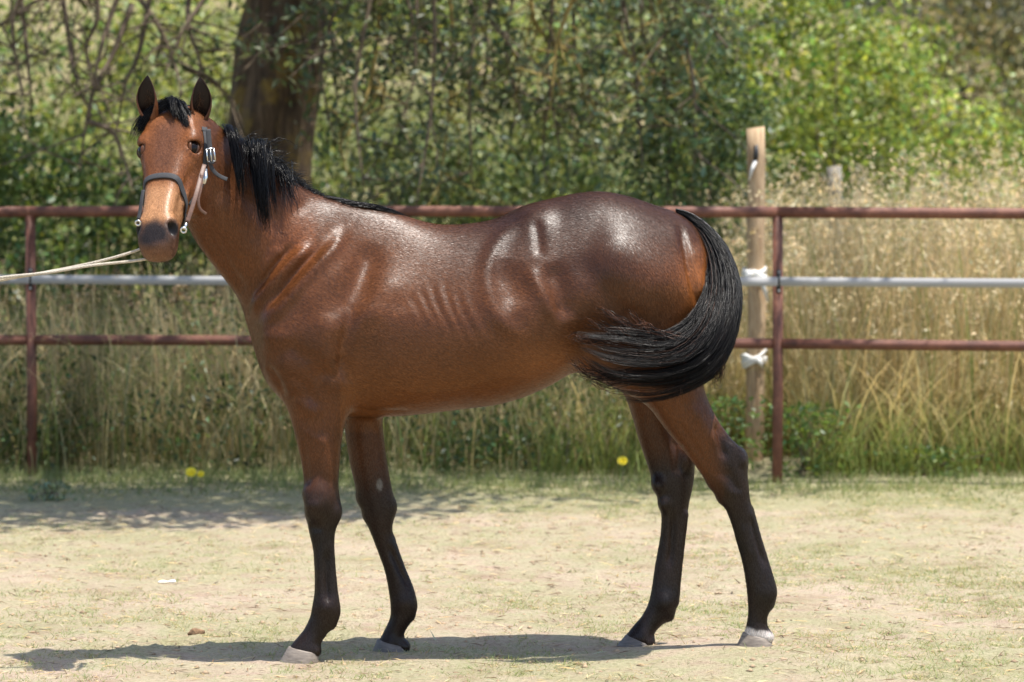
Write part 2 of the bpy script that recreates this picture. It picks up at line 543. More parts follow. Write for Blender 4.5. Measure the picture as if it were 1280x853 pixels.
# ---- bright bushes behind the tall grass
shrub('green_shrub', 'sunlit yellow-green bush behind the tall dry grass beside the wooden post', 985, 14.6, 1.0, .9, 3.5, .2, 300, 42, .13, .060, (.185, .225, .055))
shrub('green_shrub', 'tall bright green bush with arching shoots beyond the grey weathered post', 1110, 16.0, .95, .9, 3.05, .2, 240, 42, .14, .062, (.20, .235, .06))
shrub('green_shrub', 'small light green bush at the far side of the dry grass meadow', 1235, 17.5, .6, .6, 2.25, .3, 120, 36, .12, .060, (.21, .235, .075))
shrub('grey_green_shrub', 'silvery grey-green shrub close behind the round wooden post', 872, 11.4, .50, .5, 2.75, .6, 150, 34, .10, .058, (.10, .135, .062), aspect=.42)
shrub('green_shrub', 'loose light green bush behind the bare twigs', 60, 19.5, 2.0, 1.2, 4.1, .2, 330, 30, .17, .070, (.17, .20, .065))
shrub('green_shrub', 'yellow-green bush in the sun beyond the big tree trunk', 250, 18.0, 1.5, 1.0, 3.5, .2, 230, 30, .15, .066, (.19, .215, .065))
shrub('green_shrub', 'sunny green bush glimpsed through the hanging boughs', 560, 17.5, 1.6, 1.0, 3.6, .2, 250, 32, .15, .066, (.19, .215, .07))
shrub('green_shrub', 'light green bush behind the hanging boughs next to the silvery shrub', 760, 17.0, 1.1, 1.0, 3.9, .2, 220, 32, .15, .066, (.18, .21, .065))
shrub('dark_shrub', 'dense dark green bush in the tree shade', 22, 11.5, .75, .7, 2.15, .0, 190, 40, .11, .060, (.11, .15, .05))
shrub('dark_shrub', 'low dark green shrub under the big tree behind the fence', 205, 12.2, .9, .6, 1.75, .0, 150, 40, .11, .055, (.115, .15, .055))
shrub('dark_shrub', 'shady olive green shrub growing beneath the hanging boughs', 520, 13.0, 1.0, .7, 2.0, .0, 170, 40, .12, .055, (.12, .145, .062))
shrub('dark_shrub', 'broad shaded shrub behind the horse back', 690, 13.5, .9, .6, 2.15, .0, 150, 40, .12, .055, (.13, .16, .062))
shrub('tall_tree', 'dark brownish tree on the far slope', 1225, 31.0, 2.2, 1.6, 7.6, 2.2, 300, 40, .28, .13, (.06, .07, .034), cat='tree')
shrub('tall_tree', 'second dusky tree on the far slope behind the bushes', 1120, 34.0, 1.8, 1.6, 8.6, 2.6, 260, 40, .28, .13, (.065, .076, .036), cat='tree')
shrub('scrub_bush', 'brown dry scrub on the hillside', 1250, 26.0, 1.3, 1.0, 4.1, 1.0, 160, 36, .2, .09, (.135, .125, .062))
for k, (px, Y, h, lab) in enumerate(((330, 33, 1.6, 'round green bush high on the tan hillside'), (90, 36, 2.0, 'large green bush on the tan hillside above the twigs'), (640, 37, 1.9, 'wide green bush on the tan hillside above the horse'), (470, 30, 1.3, 'small green bush low on the tan hillside'), (820, 32, 1.6, 'green bush on the hillside above the silvery shrub'))):
    gz_ = float(ground_h(P(px, 200, Y)[0], Y))
    shrub('hill_bush', lab, px, Y, h * .9, h * .7, gz_ + h * 1.1, gz_ - .1, 110, 36, .24, .11, (.095, .125, .042), twigs=6)

# bushes that carry the hedge on beyond both edges of the picture
shrub('green_shrub', 'rounded green bush at the left end of the hedge', -190, 17.0, 1.7, 1.0, 3.6, .1, 220, 30, .16, .07, (.17, .20, .065))
shrub('dark_shrub', 'dark bush at the fence beyond the bare twigs', -150, 12.5, 1.0, .8, 2.3, .0, 170, 36, .12, .06, (.11, .15, .05))
shrub('green_shrub', 'tall yellow-green bush past the end of the hedge', -480, 18.0, 1.9, 1.1, 3.9, .1, 220, 30, .17, .07, (.18, .21, .065))
shrub('green_shrub', 'green bush behind the last of the dry oat grass', 1420, 16.5, 1.3, 1.0, 3.0, .1, 190, 32, .15, .065, (.19, .22, .06))
# ---- the big tree
TX, TY = -1.62, 12.0
tree = empty('big_tree', (TX, TY, 0), 'big old tree with lichen-streaked trunk and overhanging dark boughs', 'tree')
tp = [P(322, 560, TY), P(330, 300, TY), P(337, 180, TY), P(348, 90, TY), P(357, 0, TY), P(372, -120, TY), P(385, -260, TY)]
tp[0] = np.array((tp[1][0] - .04, TY, -.2))
tpath = spline(np.array(tp), 46)
tv, tf_ = tube(tpath, np.interp(np.linspace(0, 1, 46), [0, .08, .2, .6, 1], [.42, .33, .292, .27, .20]), 44)
ang = np.arctan2(tv[:, 1] - TY, tv[:, 0] - np.interp(tv[:, 2], tpath[:, 2], tpath[:, 0]))
rel = .055 * (vnoise(ang * 5.5 + 40, tv[:, 2] * 1.6, 31) - .5) + .040 * (vnoise(ang * 13 + 80, tv[:, 2] * 3.2, 32) - .5)
cen_ = np.stack([np.interp(tv[:, 2], tpath[:, 2], tpath[:, 0]), np.full(len(tv), TY), tv[:, 2]], -1)
tv = tv + unit(tv - cen_) * rel[:, None]
mesh_obj('trunk', tv, tf_, m_bark, tree, smooth=True)
# main limbs over the frame
crown_c = np.array((-1.7, 9.5, 5.2))
fork = tpath[-1]
for k in range(9):
    a_ = k / 9 * 2 * math.pi + vr.uniform(-.2, .2)
    e = crown_c + np.array((math.cos(a_) * vr.uniform(3.2, 5.2), math.sin(a_) * vr.uniform(3.2, 5.2), vr.uniform(-1.2, 1.6)))
    m_ = (fork + e) / 2 + (0, 0, .6)
    mb = Mesh(); mb.tube(spline([fork - (0, 0, .3), m_, e], 14), np.linspace(.14, .03, 14), 8); mb.build('limb', m_bark, tree, True)
# crown above: kept over the shaded part of the ground
NC = 620
th = vr.uniform(0, 2 * math.pi, NC); rr2 = np.sqrt(vr.random(NC))
cx = crown_c[0] + rr2 * np.cos(th) * 5.4; cy = crown_c[1] + rr2 * np.sin(th) * 5.4
cz = 3.75 + 3.2 * vr.random(NC) * np.sqrt(np.clip(1 - rr2 ** 2, .05, 1)) + .9 * rr2 * vr.random(NC)
cz = np.maximum(cz, 1.567 + (cy + 12) * .0545 + .45)
# a dense outer bough over the front of the shade
ne = 300
cx = np.concatenate([cx, vr.uniform(-3.6, .5, ne)]); ee_ = vr.random(ne)
cy = np.concatenate([cy, 4.25 + 2.2 * ee_ + .22 * np.clip(cx[-ne:] + 1.0, 0, 2) ** 2]); cz = np.concatenate([cz, vr.uniform(3.5, 4.6, ne)])
NC += ne
cc = np.stack([cx, cy, cz], -1)
cp_ = np.repeat(cc, 34, 0) + vr.normal(size=(NC * 34, 3)) * (.24, .24, .16)
lim = 1.567 + (cp_[:, 1] + 12) * .0545 + .08
cp_ = cp_[cp_[:, 2] > lim]
leaf_mesh('crown', cp_, np.full(len(cp_), .125), leaf_cols(len(cp_), (.060, .085, .032)), tree, aspect=.55)
# hanging boughs with leaves, in the picture behind the horse
def bough(pts, r0, nt_, leaves, size, col, lich=False, spread=.10, tl=.5, name='bough'):
    path = spline(np.array([P(*c) for c in pts]), 24)
    mb = Mesh(); mb.tube(path, np.linspace(r0, r0 * .25, 24), 7)
    tips = []
    for k in range(nt_):
        t = vr.uniform(.15, 1)
        s_ = path[int(t * 23)]
        e = s_ + vr.normal(size=3) * (.30, .22, .26) * tl * 2 + (0, 0, -.16 * tl)
        m_ = (s_ + e) / 2 + vr.normal(size=3) * .05
        tw = spline([s_, m_, e], 8)
        mb.tube(tw, np.linspace(r0 * .35, .0025, 8), 4)
        tips.append(tw[2:])
    o = mb.build(name, m_lichen if lich else m_twig, tree, True)
    if leaves:
        tips = np.vstack(tips)
        p_ = tips[vr.integers(0, len(tips), leaves)] + vr.normal(size=(leaves, 3)) * spread
        leaf_mesh('leaves', p_, np.full(leaves, size), leaf_cols(leaves, col, .45), o, aspect=.45)
    return o
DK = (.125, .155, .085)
for x0, x1, y1, Y, lv in ((430, 410, 150, 10.6, 420), (470, 455, 240, 10.2, 520), (500, 490, 180, 11.2, 520), (540, 520, 260, 10.0, 480), (575, 600, 120, 11.6, 420), (600, 590, 230, 10.8, 300), (640, 655, 150, 11.0, 380),
                          (690, 700, 190, 10.6, 260), (720, 745, 130, 10.9, 520), (770, 800, 170, 10.4, 560), (800, 840, 120, 11.2, 620), (830, 868, 205, 10.2, 560), (850, 910, 60, 10.8, 520), (400, 425, 70, 11.4, 380),
                          (445, 480, 90, 12.2, 420), (520, 560, 60, 10.4, 420), (620, 640, 50, 10.4, 360), (880, 940, 40, 11.5, 420)):
    xm = (x0 + x1) / 2 + vr.uniform(-25, 25)
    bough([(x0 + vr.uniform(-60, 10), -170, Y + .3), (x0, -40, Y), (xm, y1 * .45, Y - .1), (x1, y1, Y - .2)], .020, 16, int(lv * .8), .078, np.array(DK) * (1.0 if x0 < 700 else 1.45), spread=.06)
# lichen-yellow bare boughs
for pts in ([(740, -60, 9.8), (700, 40, 9.8), (694, 80, 9.75), (690, 110, 9.7)], [(730, -50, 10.6), (770, 40, 10.5), (800, 100, 10.4), (815, 160, 10.3)], [(840, -60, 10.2), (825, 10, 10.2), (850, 60, 10.2), (880, 110, 10.1)],
            [(480, -60, 10.4), (470, 60, 10.4), (455, 130, 10.3), (420, 190, 10.3)], [(560, -60, 11), (565, 60, 11), (560, 150, 10.9), (545, 260, 10.8)], [(660, -60, 10.6), (670, 30, 10.6), (715, 70, 10.5), (745, 140, 10.4)]):
    bough(pts, .017, 12, 0, .05, DK, True, name='bare_bough', tl=.38)
# bare twigs hanging left of the trunk
for pts in ([(170, -60, 10.2), (135, 30, 10.1), (120, 90, 10), (112, 150, 10)], [(165, 5, 10.3), (140, 70, 10.2), (118, 110, 10.1), (105, 170, 10.1), (100, 215, 10.1)], [(150, -30, 10.6), (190, 20, 10.5), (215, 70, 10.5), (228, 120, 10.4)],
            [(195, -50, 10.8), (175, 60, 10.7), (155, 110, 10.6), (145, 175, 10.6)], [(70, -50, 10.3), (85, 40, 10.3), (92, 90, 10.2), (115, 145, 10.2)], [(20, -40, 10.5), (30, 30, 10.5), (36, 90, 10.4), (40, 130, 10.4)],
            [(60, -60, 10.0), (20, 10, 10), (18, 60, 10), (30, 120, 10)], [(110, 152, 10.1), (140, 165, 10.1), (155, 200, 10.1), (165, 235, 10)], [(230, 85, 11), (262, 98, 11), (280, 115, 11), (292, 125, 11.2)],
            [(240, -40, 11), (235, 30, 10.9), (250, 80, 10.8), (243, 130, 10.8)], [(115, -40, 9.9), (122, 20, 9.9), (108, 60, 9.9), (116, 110, 9.9)]):
    bough(pts, .021, 10, 14, .05, (.08, .11, .04), False, name='bare_bough', tl=.45, spread=.05)
for pts in ([(250, -120, 10.6), (120, -30, 10.4), (40, 5, 10.3), (-40, 60, 10.3)], [(300, -90, 11), (260, -10, 10.9), (228, 40, 10.8), (205, 95, 10.7)]):
    bough(pts, .026, 14, 160, .06, (.07, .10, .04), False, name='bough', tl=.5, spread=.09)

# ---- grasses
def blades(name, base, hgt, lean, width, col0, col1, levels=5, kind='stuff', parent=None, mat=None, yaw=None, droop=.5):
    """tapered strips; colour runs from col0 at the foot to col1 at the tip"""
    n = len(base)
    yaw = vr.uniform(0, 2 * math.pi, n) if yaw is None else yaw
    dirv = np.stack([np.cos(yaw), np.sin(yaw), np.zeros(n)], -1)
    face = vr.uniform(0, 2 * math.pi, n)
    sd = np.stack([np.cos(face), np.sin(face), np.zeros(n)], -1)
    t = np.linspace(0, 1, levels)
    arc = lean[:, None] * t[None] ** 1.8
    z = hgt[:, None] * (t[None] - droop * (lean / np.maximum(hgt, .01))[:, None] * .6 * t[None] ** 2.5)
    c = base[:, None, :] + dirv[:, None, :] * arc[..., None]
    c[..., 2] = base[:, None, 2] + z
    w = width[:, None] * np.interp(t, [0, .5, 1], [1, .8, .12])[None] * .5
    v = np.stack([c - sd[:, None] * w[..., None], c + sd[:, None] * w[..., None]], 2)
    i = np.arange(levels - 1)[None, :, None] * 2 + (np.arange(n) * levels * 2)[:, None, None]
    q_ = (i + np.array((0, 1, 3, 2))[None, None]).reshape(-1, 4)
    cc_ = col0[:, None, :] * (1 - t[None, :, None]) + col1[:, None, :] * t[None, :, None]
    cc_ = np.repeat(cc_, 2, axis=1)
    o = mesh_obj(name, v.reshape(-1, 3), q_, mat or m_blade, parent, col=cc_.reshape(-1, 3))
    if kind:
        o['kind'] = kind
    return o, c[:, -1]

def colr(n, base, var=.3, hue=.1):
    return leaf_cols(n, base, var, hue)
def scatter(n, x0, x1, y0, y1, dens=None):
    x = vr.uniform(x0, x1, n); y = vr.uniform(y0, y1, n)
    k = ~((x > wx - .50) & (x < wx + .26) & (y > fence_y(wx) + .05) & (y < wy + .1))      # trodden patch before the wooden post
    x, y = x[k], y[k]; n = len(x)
    if dens is not None:
        k = vr.random(n) < dens(x, y)
        x, y = x[k], y[k]
    return np.stack([x, y, ground_h(x, y) - .005], -1)
STRAW, STRAWD, GRN, GRND = (.70, .55, .33), (.34, .235, .11), (.15, .20, .05), (.07, .105, .03)
# tall dry wild oats to the right, beyond the fence
def d_right(x, y):
    return np.clip((x - .35) / .9, 0.05, 1) * np.clip(.55 + .9 * vnoise(x * 1.3, y * 1.3, 61), 0, 1)
b_ = scatter(13000, .2, 5.2, 7.6, 12.6, d_right); n = len(b_)
tall = np.clip((b_[:, 0] - .3) / 1.2, .55, 1)
hg = (.45 + 1.3 * vr.random(n) ** .7) * tall * (.85 + .3 * vnoise(b_[:, 0] * .9, b_[:, 1] * .9, 62))
kt = vr.uniform(.62, 1.22, (n, 1)); c0 = colr(n, (.36, .31, .13), .3) * kt; c1 = colr(n, STRAW, .2) * kt
gs = vr.random(n) < .16; c0[gs] = colr(int(gs.sum()), (.17, .22, .06), .3); c1[gs] = colr(int(gs.sum()), (.38, .40, .15), .3)
_o, tips = blades('dry_oat_grass', b_, hg, vr.uniform(.05, .4, n) * hg, vr.uniform(.005, .011, n), c0, c1, 6)
tag(_o, 'tall dry golden wild oat stalks behind the fence', 'grass')
# nodding seed heads
k_ = vr.random(n) < .36
tp_ = tips[k_]; m_ = len(tp_)
sp_ = np.repeat(tp_, 9, 0) + vr.normal(size=(m_ * 9, 3)) * (.022, .022, .060) + (0, 0, -.03)
_o = leaf_mesh('oat_seed_heads', sp_, np.full(len(sp_), .042), colr(len(sp_), (.78, .64, .42), .18), None, m_blade, aspect=.34, updir=0)
_o['kind'] = 'stuff'; tag(_o, 'pale nodding seed heads over the dry oat grass', 'grass')
# long dry leaves bending among them
b_ = scatter(5200, .3, 5.0, 7.5, 10.5, d_right); n = len(b_)
hg = vr.uniform(.35, 1.0, n)
_o, _ = blades('dry_grass_leaves', b_, hg, vr.uniform(.3, 1.0, n) * hg, vr.uniform(.006, .012, n), colr(n, (.40, .36, .14), .3), colr(n, (.66, .53, .30), .25), 6)
tag(_o, 'bent dry grass leaves at the foot of the oat stalks', 'grass')
# green growth at the foot of the dry grass
b_ = scatter(9500, .1, 5.0, 7.25, 9.2, lambda x, y: np.clip(.25 + vnoise(x * 2.2, y * 2.2, 63), 0, 1)); n = len(b_)
hg = vr.uniform(.12, .55, n)
_o, _ = blades('green_meadow_grass', b_, hg, vr.uniform(.2, .8, n) * hg, vr.uniform(.004, .009, n), colr(n, (.16, .21, .05), .3), colr(n, (.36, .40, .13), .3), 5)
tag(_o, 'green grass at the foot of the dry stalks', 'grass')
# mixed shaded growth on the left and behind the horse
b_ = scatter(16000, -7.0, .9, 7.45, 11.5, lambda x, y: np.clip(.35 + vnoise(x * 1.7, y * 1.7, 64), 0, 1)); n = len(b_)
hg = vr.uniform(.25, 1.05, n) * (.8 + .5 * vnoise(b_[:, 0] * 1.1 + 9, b_[:, 1] * 1.1, 65))
mixg = (vr.random(n) < .62)[:, None]
c0 = np.where(mixg, colr(n, (.30, .26, .12), .3), colr(n, (.14, .19, .06), .3)); c1 = np.where(mixg, colr(n, (.68, .55, .34), .25), colr(n, (.27, .33, .12), .35))
tn_ = (.55 + .85 * vnoise(b_[:, 0] * 2.6, b_[:, 1] * 2.6, 71))[:, None] * vr.uniform(.6, 1.2, (n, 1)); c0 = c0 * tn_; c1 = c1 * tn_
_o, tips = blades('shaded_grass', b_, hg, (.1 + .95 * vr.random(n) ** 1.6) * hg, vr.uniform(.004, .009, n), c0, c1, 6)
tag(_o, 'mixed green and straw grass in the tree shade behind the fence', 'grass')
k_ = mixg[:, 0] & (vr.random(n) < .35); tp_ = tips[k_]; m_ = len(tp_)
sp_ = np.repeat(tp_, 8, 0) + vr.normal(size=(m_ * 8, 3)) * (.02, .02, .06)
_o = leaf_mesh('shaded_seed_heads', sp_, np.full(len(sp_), .022), colr(len(sp_), (.46, .34, .22), .3), None, m_blade, aspect=.4, updir=0)
_o['kind'] = 'stuff'; tag(_o, 'brown seed heads among the shaded grass', 'grass')
# low broad-leaved undergrowth in the shade
cn = scatter(800, -7.0, 1.0, 7.4, 9.6); hh = vr.uniform(.05, .75, len(cn)) * (.4 + .8 * vnoise(cn[:, 0] * 1.4, cn[:, 1] * 1.4, 73))
lp = np.repeat(cn + np.stack([0 * hh, 0 * hh, hh], -1), 30, 0) + vr.normal(size=(len(cn) * 30, 3)) * (.10, .10, .07)
tn_ = np.repeat(vr.uniform(.45, 1.5, (len(cn), 1)), 30, 0); kp = lp[:, 2] > .02
_o = leaf_mesh('shaded_undergrowth', lp[kp], np.full(kp.sum(), .045), (leaf_cols(len(lp), (.085, .12, .042), .4) * tn_)[kp], None)
_o['kind'] = 'stuff'; tag(_o, 'low broad-leaved undergrowth in the tree shade behind the fence', 'undergrowth')
# tall bleached canes behind the chest and left of it
b_ = scatter(1100, -3.2, .8, 7.7, 9.6, lambda x, y: np.exp(-((x + 1.35) / .45) ** 2) + .3); n = len(b_)
hg = vr.uniform(.7, 1.35, n)
_o, _ = blades('bleached_canes', b_, hg, vr.uniform(.02, .25, n) * hg, vr.uniform(.008, .014, n), colr(n, (.42, .34, .19), .25), colr(n, (.62, .50, .29), .25), 5)
tag(_o, 'upright bleached grass canes behind the horse chest', 'grass')
# broad green weeds at the verge
def weed(px, py, h, w, n, col, label, name='green_weed', size=.045, cat='weed'):
    g = ground_pt(px, py)
    g[2] = float(ground_h(g[0], g[1]))
    o = empty(name, g, label, cat)
    p_ = g + vr.normal(size=(n, 3)) * (w * .42, w * .35, 0) + np.stack([np.zeros(n), np.zeros(n), vr.random(n) ** .8 * h], -1)
    p_[:, 2] = np.maximum(p_[:, 2], g[2] + .012)
    leaf_mesh('foliage', p_, np.full(n, size), leaf_cols(n, col, .4), o, aspect=.5)
    mb = Mesh()
    for k in range(10):
        e = p_[vr.integers(n)]
        mb.tube(spline([g + (vr.normal(0, w * .1), vr.normal(0, w * .1), -.02), (g + e) / 2 + (0, 0, .03), e], 5), np.linspace(.004, .0015, 5), 4)
    mb.build('stem', m_twig, o)
    return o
weed(150, 572, .30, .40, 900, (.085, .15, .045), 'bushy green weed at the fence foot beside the left pipe post')
weed(20, 588, .22, .35, 420, (.075, .12, .04), 'low green weed by the foot of the left pipe post')
weed(64, 628, .09, .16, 130, (.24, .28, .17), 'small grey-green thistle on the bare ground in front of the fence', 'thistle', .04)
weed(1005, 598, .40, .30, 520, (.15, .22, .06), 'bright green weed just behind the right pipe post')
weed(905, 592, .42, .30, 420, (.14, .21, .06), 'leafy green weed at the foot of the round wooden post')
weed(690, 588, .20, .40, 520, (.10, .16, .045), 'green weed at the fence foot under the horse belly')
weed(560, 590, .22, .35, 420, (.09, .14, .04), 'dark green weed in the shade under the horse belly')
weed(1160, 596, .16, .4, 360, (.13, .19, .05), 'low green weed in front of the dry oat grass')
for px, py, h, lab in ((168, 566, 1.05, 'tall brown seed stalk in the shade beside the bushy green weed'), (222, 570, .95, 'brown dry dock stalk under the lead rope behind the fence'), (96, 568, .85, 'short brown dry stalk close to the left pipe post'),
                       (310, 572, .9, 'brown dry stalk behind the horse chest below the middle rail'), (270, 560, 1.1, 'thin brown stalk rising behind the horse muzzle'), (600, 566, .8, 'brown dry stalk under the horse belly')):
    g = ground_pt(px, py); g[1] = max(g[1], fence_y(g[0]) + .25); g[2] = float(ground_h(g[0], g[1]))
    o = empty('dry_stalk', g, lab, 'weed')
    top = g + (vr.normal(0, .06), vr.normal(0, .05), h)
    mb = Mesh(); pth = spline([g + (0, 0, -.03), (g + top) / 2 + (vr.normal(0, .02), 0, 0), top], 10); mb.tube(pth, np.linspace(.007, .003, 10), 5)
    ends = []
    for k in range(9):
        s_ = pth[vr.integers(4, 9)]; e = s_ + (vr.normal(0, .07), vr.normal(0, .06), vr.uniform(.05, .2)); ends.append((s_, e)); mb.tube(np.array([s_, e]), np.array([.003, .0015]), 4)
    mb.build('stem', m_twig, o)
    p_ = np.vstack([s_ + (e - s_) * vr.random((34, 1)) + vr.normal(size=(34, 3)) * .014 for s_, e in ends])
    sd_ = leaf_mesh('seeds', p_, np.full(len(p_), .022), leaf_cols(len(p_), (.27, .17, .105), .35), o, aspect=.6)
    sd_['kind'] = 'stuff'
# verge: short lush grass along the fence foot
def d_verge(x, y):
    e = np.abs(y - (fence_y(x) - .35)) / 1.05
    return np.clip(1.1 - e, 0, 1) ** 1.3 * np.clip(.35 + vnoise(x * 2.5, y * 2.5, 66) * 1.0, 0, 1)
b_ = scatter(64000, -5, 5, 5.2, 8.0, d_verge); n = len(b_)
hg = vr.uniform(.015, .06, n) * (.6 + 1.2 * np.clip((b_[:, 1] - 6.2) / 1.0, 0, 1))
_o, _ = blades('verge_grass', b_, hg, vr.uniform(.3, 1.0, n) * hg, vr.uniform(.004, .008, n), colr(n, (.15, .185, .065), .3), colr(n, (.29, .33, .14), .35), 2)
tag(_o, 'short green grass along the foot of the fence', 'grass')
# paddock floor: sparse short tufts, pale green and dry
def d_pad(x, y):
    p_ = vnoise(x * 1.7 + 2, y * .9, 67) * .5 + vnoise(x * 6, y * 3.0, 68) * .5
    return np.clip((p_ - .36) * 3.6, .06, 1) * (.75 + .35 * np.clip(x / 2, -1, 1))
tc_ = scatter(120000, -4.2, 4.2, -1.3, 6.9, d_pad)
per = 4
b_ = np.repeat(tc_, per, 0) + vr.normal(size=(len(tc_) * per, 3)) * (.016, .016, 0); n = len(b_)
b_[:, 2] = ground_h(b_[:, 0], b_[:, 1]) - .004
hg = vr.uniform(.008, .034, n) * np.repeat(vr.uniform(.5, 1.2, len(tc_)), per)
dry = np.repeat(vr.random(len(tc_)) < .30, per)[:, None]
c0 = np.where(dry, colr(n, (.40, .33, .17), .25), colr(n, (.20, .24, .085), .3)); c1 = np.where(dry, colr(n, (.56, .46, .27), .2), colr(n, (.34, .40, .17), .3))
_o, _ = blades('paddock_grass', b_, hg, vr.uniform(.5, 1.8, n) * hg, vr.uniform(.0022, .0046, n), c0, c1, 2)
tag(_o, 'thin short grass scattered over the sandy paddock', 'grass')
# straw litter lying about
p_ = scatter(13000, -4.2, 4.2, -1.3, 6.9); p_[:, 2] += .012
_o = leaf_mesh('straw_litter', p_, vr.uniform(.015, .07, len(p_)), np.where(vr.random((len(p_), 1)) < .35, colr(len(p_), (.20, .14, .09), .4), colr(len(p_), (.62, .52, .33), .25)), None, m_blade, aspect=.10, updir=3.0, fold=0, lying=True)
_o['kind'] = 'stuff'; tag(_o, 'bits of straw lying on the sandy paddock', 'straw')
# clods and pebbles
p_ = scatter(6000, -4.0, 4.0, -1.3, 5.0); n = len(p_)
oct_ = np.array([(1, 0, 0), (-1, 0, 0), (0, 1, 0), (0, -1, 0), (0, 0, 1), (0, 0, -1)], float)
of = np.array([(0, 2, 4), (2, 1, 4), (1, 3, 4), (3, 0, 4), (2, 0, 5), (1, 2, 5), (3, 1, 5), (0, 3, 5)])
sz = (.0035 + .011 * vr.random((n, 1, 1)) ** 2.5)
v = p_[:, None, :] + (0, 0, .004) + oct_[None] * sz * vr.uniform(.5, 1.3, (n, 6, 1)) * (1.2, 1.2, .7)
_o = mesh_obj('clods', v.reshape(-1, 3), (of[None] + (np.arange(n) * 6)[:, None, None]).reshape(-1, 3), plain_mat('earth_clod', (.33, .235, .145), .95, 0, 25, .4), None)
_o['kind'] = 'stuff'; tag(_o, 'small earth clods on the sandy paddock', 'clods')

# ================================================================== the horse
H = 0.0056                                   # voxel of the body
G0 = np.array((-1.42, -0.98, -0.06))
G1 = np.array((1.10, 0.50, 2.02))
I0 = np.floor(G0 / H).astype(int)
DIM = (np.ceil(G1 / H).astype(int) - I0)
BAND = 16
BG = BAND * H
field = np.full(DIM, BG, np.float32)

def sdf_part(v, quads, tris):
    """signed distance of a closed mesh inside its own window"""
    v = np.asarray(v, np.float32)
    t = vdb.createLinearTransform(voxelSize=H)
    f = [np.asarray(quads, np.int64), np.asarray(tris, np.int64)]
    tri = np.vstack([f[0][:, (0, 1, 2)], f[0][:, (0, 2, 3)], f[1]]).astype(np.uint32)
    g = vdb.FloatGrid.createLevelSetFromPolygons(v, triangles=tri, transform=t, halfWidth=BAND)
    lo = np.maximum(np.floor(v.min(0) / H).astype(int) - BAND - 2, I0)
    hi = np.minimum(np.ceil(v.max(0) / H).astype(int) + BAND + 2, I0 + DIM)
    arr = np.empty(hi - lo, np.float32)
    g.copyToArray(arr, ijk=tuple(int(c) for c in lo))
    return arr, lo - I0

def smin(a, b, k):
    h = np.maximum(k - np.abs(a - b), 0) / k
    return np.minimum(a, b) - h * h * k * 0.25

def add_part(part, k=0.03):
    arr, o = sdf_part(*part)
    s = tuple(slice(o[i], o[i] + arr.shape[i]) for i in range(3))
    field[s] = smin(field[s], arr, k)

def cut_part(part, k=0.01):
    arr, o = sdf_part(*part)
    s = tuple(slice(o[i], o[i] + arr.shape[i]) for i in range(3))
    field[s] = -smin(-field[s], arr, k)

def loft(top, bot, hw, n=40, m=28, e=1.0, pinch=0.0, low=0.0, bury=0.0, pexp=1.5):
    """rings through pairs of opposite surface points with half widths; e<1 squarer; pinch narrows the
    top of the ring; low widens its lower half"""
    top = [np.asarray(p_) for p_ in top]; bot = [np.asarray(p_) for p_ in bot]; hw = list(hw)
    if bury:                                   # shrink the start so that its end stays under the skin
        c0 = (top[0] + bot[0]) / 2; c1 = (top[1] + bot[1]) / 2
        c_ = c0 + (c0 - c1) * bury
        top = [c_ + (top[0] - c0) * .3] + top; bot = [c_ + (bot[0] - c0) * .3] + bot; hw = [hw[0] * .25] + hw
        e, pinch, low = ([np.broadcast_to(np.asarray(x, float), (len(hw) - 1,))[0]] + list(np.broadcast_to(np.asarray(x, float), (len(hw) - 1,))) for x in (e, pinch, low))
    k = len(top)
    T = spline(top, n); B = spline(bot, n)
    W = spline(np.asarray(hw, float), n)[:, 0]
    pin = spline(np.broadcast_to(np.asarray(pinch, float), (k,)).copy(), n)[:, 0]
    lw = spline(np.broadcast_to(np.asarray(low, float), (k,)).copy(), n)[:, 0]
    ee = spline(np.broadcast_to(np.asarray(e, float), (k,)).copy(), n)[:, 0][:, None]
    c = (T + B) / 2
    v = (T - B) / 2
    tan = unit(np.gradient(c, axis=0))
    lat = unit(np.cross(tan, v))
    a = np.linspace(0, 2 * math.pi, m, endpoint=False)[None, :]
    cs = np.sign(np.cos(a)) * np.abs(np.cos(a)) ** ee
    sn = np.sign(np.sin(a)) * np.abs(np.sin(a)) ** ee
    w = cs * W[:, None]
    w = w * (1 - pin[:, None] * np.clip(sn, 0, 1) ** pexp) * (1 + lw[:, None] * np.clip(-sn, 0, 1) * np.clip(1 + sn, 0, 1) * 4)
    ring = c[:, None, :] + sn[..., None] * v[:, None, :] + w[..., None] * lat[:, None, :]
    q, t = grid_faces(n, m)
    return np.vstack([ring.reshape(-1, 3), c[0], c[-1]]), q, t

def ball(c, r, axes=None, n=12, m=18):
    """ellipsoid with radii r along axes"""
    axes = np.eye(3) if axes is None else np.asarray(axes, float)
    th = np.linspace(0.12, math.pi - 0.12, n)
    ph = np.linspace(0, 2 * math.pi, m, endpoint=False)
    d = np.stack([np.cos(th)[:, None] * np.ones(m), np.sin(th)[:, None] * np.cos(ph), np.sin(th)[:, None] * np.sin(ph)], -1)
    r = np.asarray(r, float)
    pts = np.asarray(c) + (d * r) @ axes
    q, t = grid_faces(n, m)
    return np.vstack([pts.reshape(-1, 3), np.asarray(c) + r[0] * axes[0], np.asarray(c) - r[0] * axes[0]]), q, t

def Yc(px):
    return -0.10 + (px - 420.0) / 430.0 * 0.16

